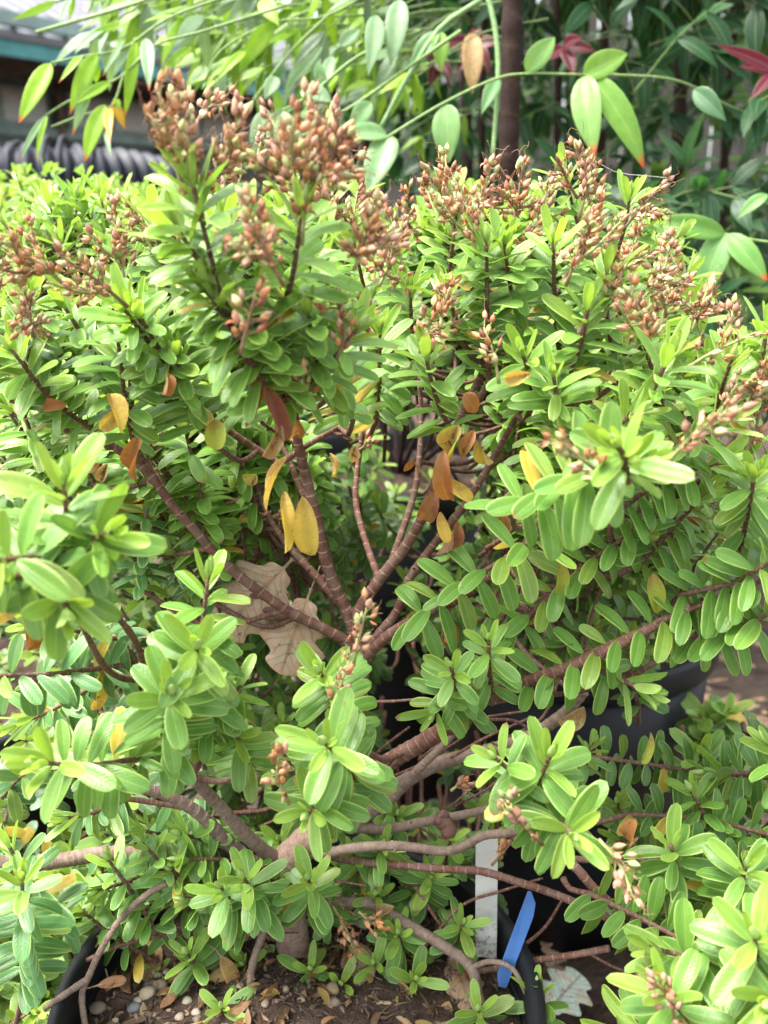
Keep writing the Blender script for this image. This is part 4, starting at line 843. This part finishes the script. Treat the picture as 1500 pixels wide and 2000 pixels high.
nl0 = ground_at(600, 1.35)
nanL = thing('nandina_shrub', 'bright lime nandina with drooping narrow leaflets tipped red, hanging across the top left', 'shrub', nl0)
for (px0, px1, d) in ((600, 640, 1.35), (680, 700, 1.4), (640, 760, 1.5)):
    g0 = ground_at(px0, d); tpp = P(px1, -150, d); b = MB(); pth = smoothpath([g0, g0 * .5 + tpp * .5 + rv(.015), tpp], .01)
    tube(b, pth, .007, 12, node=.04, bump=.15, jit=.04); b.build('cane', M['cane'], nanL, origin=g0)
LM = (.25, .42, .03); PG = (.22, .33, .18); OR = (.55, .30, .03)
spray_hand(nanL, [(420, -50), (285, 0), (180, 32), (70, 63)], [(285, 0, 268, -60, 20, LM, .2)], .92, rr=.0022, stc=(.26, .36, .14))
spray_hand(nanL, [(480, -20), (330, 35), (240, 95), (160, 110), (100, 123)], [(98, 124, 50, 234, 44, LM, .99), (190, 105, 126, 206, 40, LM, .99), (175, 140, 147, 258, 30, PG, .99), (160, 108, 132, 158, 18, LM, .99), (215, 50, 145, 97, 22, PG, .2), (235, 45, 165, 80, 18, LM, .2)], .90, label='lime leaflets with red tips')
spray_hand(nanL, [[(560, 10), (400, 60), (300, 90), (235, 150), (130, 200), (90, 226)], [(300, 90), (240, 150), (222, 205), (160, 225), (100, 248)]], [(90, 226, 36, 308, 16, PG, .99), (93, 226, 63, 306, 14, LM, .99), (205, 205, 165, 307, 42, LM, .99), (265, 75, 250, 225, 30, LM, .99), (285, 75, 300, 165, 34, PG, .99), (215, 210, 208, 270, 22, OR, .99), (222, 195, 240, 250, 24, OR, .99), (225, 190, 233, 215, 16, LM, .99), (205, 255, 218, 300, 12, PG, .2), (215, 160, 150, 205, 24, LM, .2), (180, 120, 190, 160, 30, LM, .2), (240, 80, 210, 145, 12, PG, .99)], .90)
spray_hand(nanL, [[(180, -20), (120, 0), (90, 10)], [(160, -20), (135, 0)]], [(110, 2, 37, 50, 20, LM, .1), (140, -5, 120, 42, 14, PG, .1), (145, -5, 132, 38, 12, LM, .1), (190, -10, 175, 26, 10, PG, .1)], .92)
spray_hand(nanL, [[(760, -40), (640, 30), (530, 45), (430, 100), (400, 160)], [(640, 30), (560, 110), (470, 230)]], [(535, 45, 460, 125, 38, LM, .1), (510, 0, 545, 42, 36, LM, .1), (375, 92, 300, 147, 24, LM, .1), (300, 90, 330, 80, 40, LM, .1), (480, 100, 425, 150, 20, LM, .3), (630, 90, 560, 175, 18, PG, .3), (650, 110, 625, 185, 26, PG, .3)], .95)
spray_hand(nanL, [[(900, 60), (800, 130), (700, 200), (600, 260), (480, 330)], [(820, 60), (700, 110), (600, 190), (520, 230)]], [(735, 30, 722, 135, 40, PG, .3, .0), (780, 0, 775, 118, 46, PG, .2), (665, 90, 700, 55, 30, PG, .2), (520, 215, 500, 310, 42, PG, .1), (555, 210, 490, 330, 34, PG, .1), (560, 220, 545, 300, 36, NP, .1), (590, 175, 640, 200, 46, PG, .1), (755, 262, 672, 262, 44, (.22, .38, .16), .1), (758, 265, 740, 370, 62, (.20, .34, .15), .1), (725, 200, 680, 250, 38, (.22, .38, .16), .1), (705, 330, 620, 360, 40, PG, .1), (540, 150, 520, 190, 30, PG, .1), (620, 120, 640, 215, 26, NB, .1)], .88, rr=.0018)
L2, S2 = MB(), MB()
for i in range(125):
    if i % 4 == 0: x = rng.uniform(180, 420); y = rng.uniform(-60, 90)
    else: x = rng.uniform(380, 840); y = rng.uniform(-70, 150) + max(0, x - 600) * .6 * rng.random()
    if x < 480 and y > 130: continue
    d = rng.uniform(.95, 1.4); e = P(x, y, d); s0 = e + np.array((.13, .05, .05)) + rv(.02)
    cc = np.array(LM) * rng.uniform(.55, 1.1) if rng.random() < .6 else np.array(PG) * rng.uniform(.6, 1.)
    spray(nanL, [s0, (s0 + e) / 2 + np.array((0, 0, .012)), e], int(rng.integers(1, 3)), rng.uniform(.036, .055), cc, lod=1, wr=.27, down=.8, out=None if i < 80 else (L2, S2), rr=.0009)
tag(L2.build('inner_foliage', M['nand'], nanL), kind='stuff'); tag(S2.build('inner_stalks', M['seed'], nanL), kind='stuff')

# ------------------------------------------------------------------ plant labels in the pot
def plate(name, corners, th, m, label, bev=.0015):
    c = [np.asarray(q) for q in corners]; n = nrm(np.cross(c[1] - c[0], c[3] - c[0])); b = MB()
    V = [q + n * th / 2 for q in c] + [q - n * th / 2 for q in c]; k = len(c)
    me = bpy.data.meshes.new(name); o_ = sum(c) / k
    me.from_pydata([tuple(v - o_) for v in V], [], [tuple(range(k)), tuple(range(2 * k - 1, k - 1, -1))] + [(i, i + k, (i + 1) % k + k, (i + 1) % k) for i in range(k)])
    me.update(); me.materials.append(m); o = bpy.data.objects.new(name, me); SC.collection.objects.link(o); o.location = o_
    md = o.modifiers.new('bevel', 'BEVEL'); md.width = .0004; md.segments = 2
    tag(o, label, 'plant label'); return o
plate('plant_label', [P(928, 1868, .60), P(970, 1872, .60), P(973, 1640, .592), P(966, 1632, .592), P(936, 1632, .592), P(929, 1642, .592)], .001, M['white'], 'white blank plastic plant label standing upright in the pot behind the twigs')
plate('plant_label', [P(973, 1926, .580), P(989, 1930, .580), P(1042, 1790, .570), P(1046, 1764, .569), P(1038, 1742, .569), P(1031, 1740, .569), P(971, 1902, .578)], .0011, M['blue'], 'bright blue plastic plant label leaning right at the pot rim')

# ------------------------------------------------------------------ dead leaves, pebbles
def dead(px, py, d, dx, dy, wpx, label, kind='oak', col=(.52, .37, .26), face=None, lod=2, stalk=True, mat='oak', lift=None):
    a = P(px, py, d); e = P(px + dx, py + dy, d) if lift is None else None
    if lift is not None:
        a = G(px, py, lift + .004); e = G(px + dx, py + dy, lift + .004); d = np.dot(a - CAM, FW)
    mb = MB(); leaf(mb, a, e - a, (nrm(CAM - a) if face is None else np.array(face)) + rv(.1), np.linalg.norm(e - a), wpx * d / 1812, bend=.25, tint=np.array(col) * rng.uniform(.9, 1.1), kind=kind, lod=lod, cup=rng.uniform(-.1, .25), wav=.015)
    o = mb.build('fallen_leaf', M[mat], None, origin=a); tag(o, label, 'fallen leaf', 'dead leaves caught in and under the shrub')
    if stalk:
        b = MB(); dd = nrm(e - a); tube(b, smoothpath([a - dd * .014 + rv(.002), a - dd * .005, a + dd * .004], .002), .0005, 5, (.35, .25, .15)); b.build('leaf_stalk', M['seed'], o)
    return o
dead(572, 1092, .575, -150, 150, 165, 'large taupe oak leaf caught behind the left branch, upper one of the pair')
dead(608, 1150, .57, -66, 172, 140, 'large taupe oak leaf hanging below the left branch beside the trunk fork')
dead(282, 1835, .6, 10, 78, 62, 'oval tan leaf lying on the soil inside the left rim', 'broad', (.34, .20, .10), (0, -.2, 1), lift=ZS, mat='oak')
dead(560, 1850, .6, -190, -40, 110, 'wide pale brown leaf on the soil beneath the low tufts, left of the trunk', 'broad', (.42, .27, .15), (0, -.3, 1), lift=ZS)
dead(700, 1840, .6, -10, 130, 72, 'tan leaf standing on edge in front of the trunk foot', 'broad', (.46, .31, .22), (0, -.6, .6), lift=ZS + .004)
dead(880, 1850, .6, 40, 110, 80, 'brown leaf on the soil between the low tufts right of the trunk', 'oak', (.33, .21, .13), (0, -.3, 1), lift=ZS)
dead(660, 1800, .6, 120, -20, 60, 'grey green dry leaf behind the spent flowers at the trunk foot', 'oak', (.30, .34, .27), (0, -.4, 1), lift=ZS + .003)
dead(860, 1752, .6, -110, 30, 70, 'pale grey lobed leaf in shade left of the white label', 'oak', (.42, .43, .38), (0, -.4, 1), lift=ZS + .003)
dead(1062, 1985, .6, 80, -95, 110, 'silvery grey lobed leaf on the ground right of the blue label', 'oak', (.46, .52, .45), (0, -.3, 1), lift=.10)
dead(700, 1975, .6, 150, 20, 60, 'tan leaf at the front of the pot', 'broad', (.42, .29, .18), (0, -.2, 1), lift=ZS)
dead(190, 1925, .57, 55, -15, 26, 'narrow brown leaf curled against the left rim', 'hebe', (.26, .12, .06), (0, -.2, 1), mat='dry')
dead(215, 1935, .59, 6, 45, 24, 'small orange brown leaf on the soil by the left rim', 'hebe', (.40, .15, .05), (0, -.2, 1), mat='dry')
dead(430, 1868, .59, 38, 60, 34, 'yellowish curled leaf on the gravel right of the left tuft', 'hebe', (.58, .36, .14), (0, -.2, 1), mat='dry')
dead(500, 1800, .59, -60, 10, 30, 'cream curled leaf above the soil under the double tuft', 'hebe', (.62, .44, .2), (0, -.4, 1), mat='dry')
for i in range(9):
    x, y = rng.uniform(150, 400), rng.uniform(1640, 1790); tp = P(x, y, rng.uniform(.555, .60)); bs = tp - nrm(np.array((-.5, -.3, .4)) + rv(.3)) * .06
    shoot(hebe, bs, tp, 8, .021, wr=.38, k=.6, lod=1, tint=MATURE * .8 + BLUE * .2, attach=bs - np.array((-.02, -.02, .02)), young=2, ang=(82, 30))
# leaf scraps and bark chips lying on the soil
b = MB()
for i in range(330):
    a = rng.uniform(0, 6.28); r_ = (PR - .012) * math.sqrt(rng.random()); x, y = PC[0] + r_ * math.cos(a), PC[1] + r_ * math.sin(a); z = float(soilz(x, y)) + rng.uniform(.001, .004)
    c = np.array([(.22, .10, .045), (.30, .15, .07), (.14, .075, .045), (.36, .24, .14), (.10, .06, .04), (.42, .30, .10)][int(rng.integers(6))]) * rng.uniform(.7, 1.1); l = rng.uniform(.006, .022)
    leaf(b, np.array((x, y, z)), nrm(rv() * (1, 1, .2)), np.array((0, -.1, 1)) + rv(.45), l, l * rng.uniform(.25, .5), bend=rng.uniform(-.6, 1.4), tint=c, kind='broad', lod=1, cup=rng.uniform(0, 1.2), twist=rng.normal() * .8)
tag(b.build('leaf_scraps', M['dry']), 'curled brown leaf scraps and chips scattered over the potting soil', 'debris', kind='stuff')
STC = [(.24, .19, .13), (.19, .15, .115), (.27, .22, .16), (.15, .155, .16), (.31, .28, .22), (.20, .15, .09)]
PEB = [(313, 1927, 15), (288, 1945, 18), (296, 1921, 9), (325, 1897, 9), (332, 1902, 8), (424, 1897, 13), (362, 1930, 9), (366, 1957, 10), (351, 1990, 10), (290, 1925, 10), (262, 1967, 12), (190, 1968, 14), (383, 1979, 9), (305, 1905, 10), (270, 1955, 9), (334, 1940, 7), (345, 1935, 6), (244, 1915, 9), (316, 1890, 8), (400, 1925, 7), (384, 1993, 9), (300, 1985, 8), (225, 1990, 8), (418, 1915, 7), (520, 1990, 9), (470, 1940, 7), (560, 1960, 8), (640, 1985, 9), (330, 1975, 5), (650, 1965, 14), (652, 1990, 13), (590, 1985, 8)]
for i, (x, y, r) in enumerate(PEB):
    p = GS(x, y); rr = r * .56 / 1812; b = MB(); n1, n2 = 9, 14
    th = np.linspace(.02, math.pi - .02, n1); ph = np.arange(n2) / n2 * 2 * math.pi; sx, sy, sz = rng.uniform(.85, 1.25), rng.uniform(.75, 1.1), rng.uniform(.55, .8); pf = rng.uniform(0, 6, 3)
    TH, PH = np.meshgrid(th, ph, indexing='ij'); k_ = 1 + .08 * np.sin(2 * PH + pf[0]) * np.sin(TH * 2 + pf[1]) + .06 * np.sin(3 * PH + pf[2])
    V = np.stack([sx * np.sin(TH) * np.cos(PH) * k_, sy * np.sin(TH) * np.sin(PH) * k_, sz * np.cos(TH)], -1) * rr + p + np.array((0, 0, rr * .25))
    idx = np.arange(n1 * n2).reshape(n1, n2); nx = np.roll(idx, -1, 1); Q = np.stack([idx[:-1], idx[1:], nx[1:], nx[:-1]], -1).reshape(-1, 4)
    ci = int(rng.integers(6)); b.add(V.reshape(-1, 3), Q, (0, 0, 0), STC[ci])
    o = b.build('pebble', M['stone'], None, origin=p)
    big = {1: 'largest pebble of the gravel patch, just right of the oval tan leaf base', 0: 'rounded pebble at the top right of the gravel patch, touching the oval tan leaf', 5: 'upper pebble of the pair below the small left tuft', 6: 'pale pebble by itself under the tip of the small left tuft', 10: 'wide pebble below the gravel patch near the pot front', 11: 'grey pebble close to the left rim beside the bare twig', 29: 'upper of two pebbles at the front, right of the bare central twig', 30: 'lower of two pebbles at the front, right of the bare central twig'}
    tag(o, big.get(i, 'tiny rounded pebble half sunk in the dark soil inside the pot'), 'pebble', 'pebbles scattered on the potting soil')
# crumbs, bark bits and needles on the soil: uncountable
b = MB()
for i in range(2600):
    a = rng.uniform(0, 6.28); r = (PR - .01) * math.sqrt(rng.random()); x, y = PC[0] + r * math.cos(a), PC[1] + r * math.sin(a); z = float(soilz(x, y)); s_ = rng.uniform(.0006, .0020)
    c = np.array([(.05, .034, .026), (.08, .05, .035), (.12, .085, .055), (.04, .028, .022), (.16, .11, .075)][int(rng.integers(5))])
    if rng.random() < .7:
        capsule(b, np.array((x, y, z)), rv() * (1, 1, .2), s_ * 3.2, s_ * 1.5, c)
    else:
        dd = nrm(rv() * (1, 1, .25)); tube(b, [np.array((x, y, z + .001)) - dd * s_ * 3, np.array((x, y, z + .0015)), np.array((x, y, z + .001)) + dd * s_ * 3], .0004, 4, c)
tag(b.build('soil_crumbs', M['stone']), 'loose bark crumbs and bits strewn over the potting soil', 'debris', kind='stuff')
# leaf litter on the ground
b = MB()
for i in range(1100):
    if i < 500: x, y = rng.uniform(.15, .75), rng.uniform(.30, 1.25)
    else: x, y = rng.uniform(-.7, .8), rng.uniform(.2, 1.6)
    if (x - PC[0]) ** 2 + (y - PC[1]) ** 2 < (PR * .85) ** 2: continue
    c = np.array([(.30, .19, .12), (.22, .12, .07), (.38, .27, .18), (.17, .10, .07), (.26, .16, .12)][int(rng.integers(5))]) * rng.uniform(.7, 1.2)
    l = rng.uniform(.012, .055); leaf(b, np.array((x, y, rng.uniform(.004, .02))), nrm(rv() * (1, 1, .2)), np.array((0, -.2, 1)) + rv(.3), l, l * rng.uniform(.35, .6), bend=rng.uniform(-.4, .8), tint=c, kind='broad' if rng.random() < .6 else 'oak', lod=1 if l < .03 else 1, cup=.2)
tag(b.build('leaf_litter', M['oak']), 'brown leaf litter covering the ground around the pots', 'leaf litter', kind='stuff')
# earth mound outside the pot to the right, seen between twigs
g2 = sheet('mound', lambda X, Y: .10 * np.exp(-(((X - .27) / .16) ** 2 + ((Y - .50) / .22) ** 2) ** 2) + bumps(X, Y, 60, .002) + bumps(X, Y, 170, .0012) - .004, PC[0] + PR + .02, .60, .20, .85, 160, 220, M['soil']); tag(g2, kind='structure')
# spider thread
b = MB(); pts = [P(1140, 300, .56), P(1200, 335, .57), P(1260, 343, .575), P(1315, 348, .58)]; tube(b, smoothpath(pts, .01), .00012, 4)
tag(b.build('spider_thread', M['silk']), 'fine spider thread strung between two seed heads at the upper right', 'spider silk')
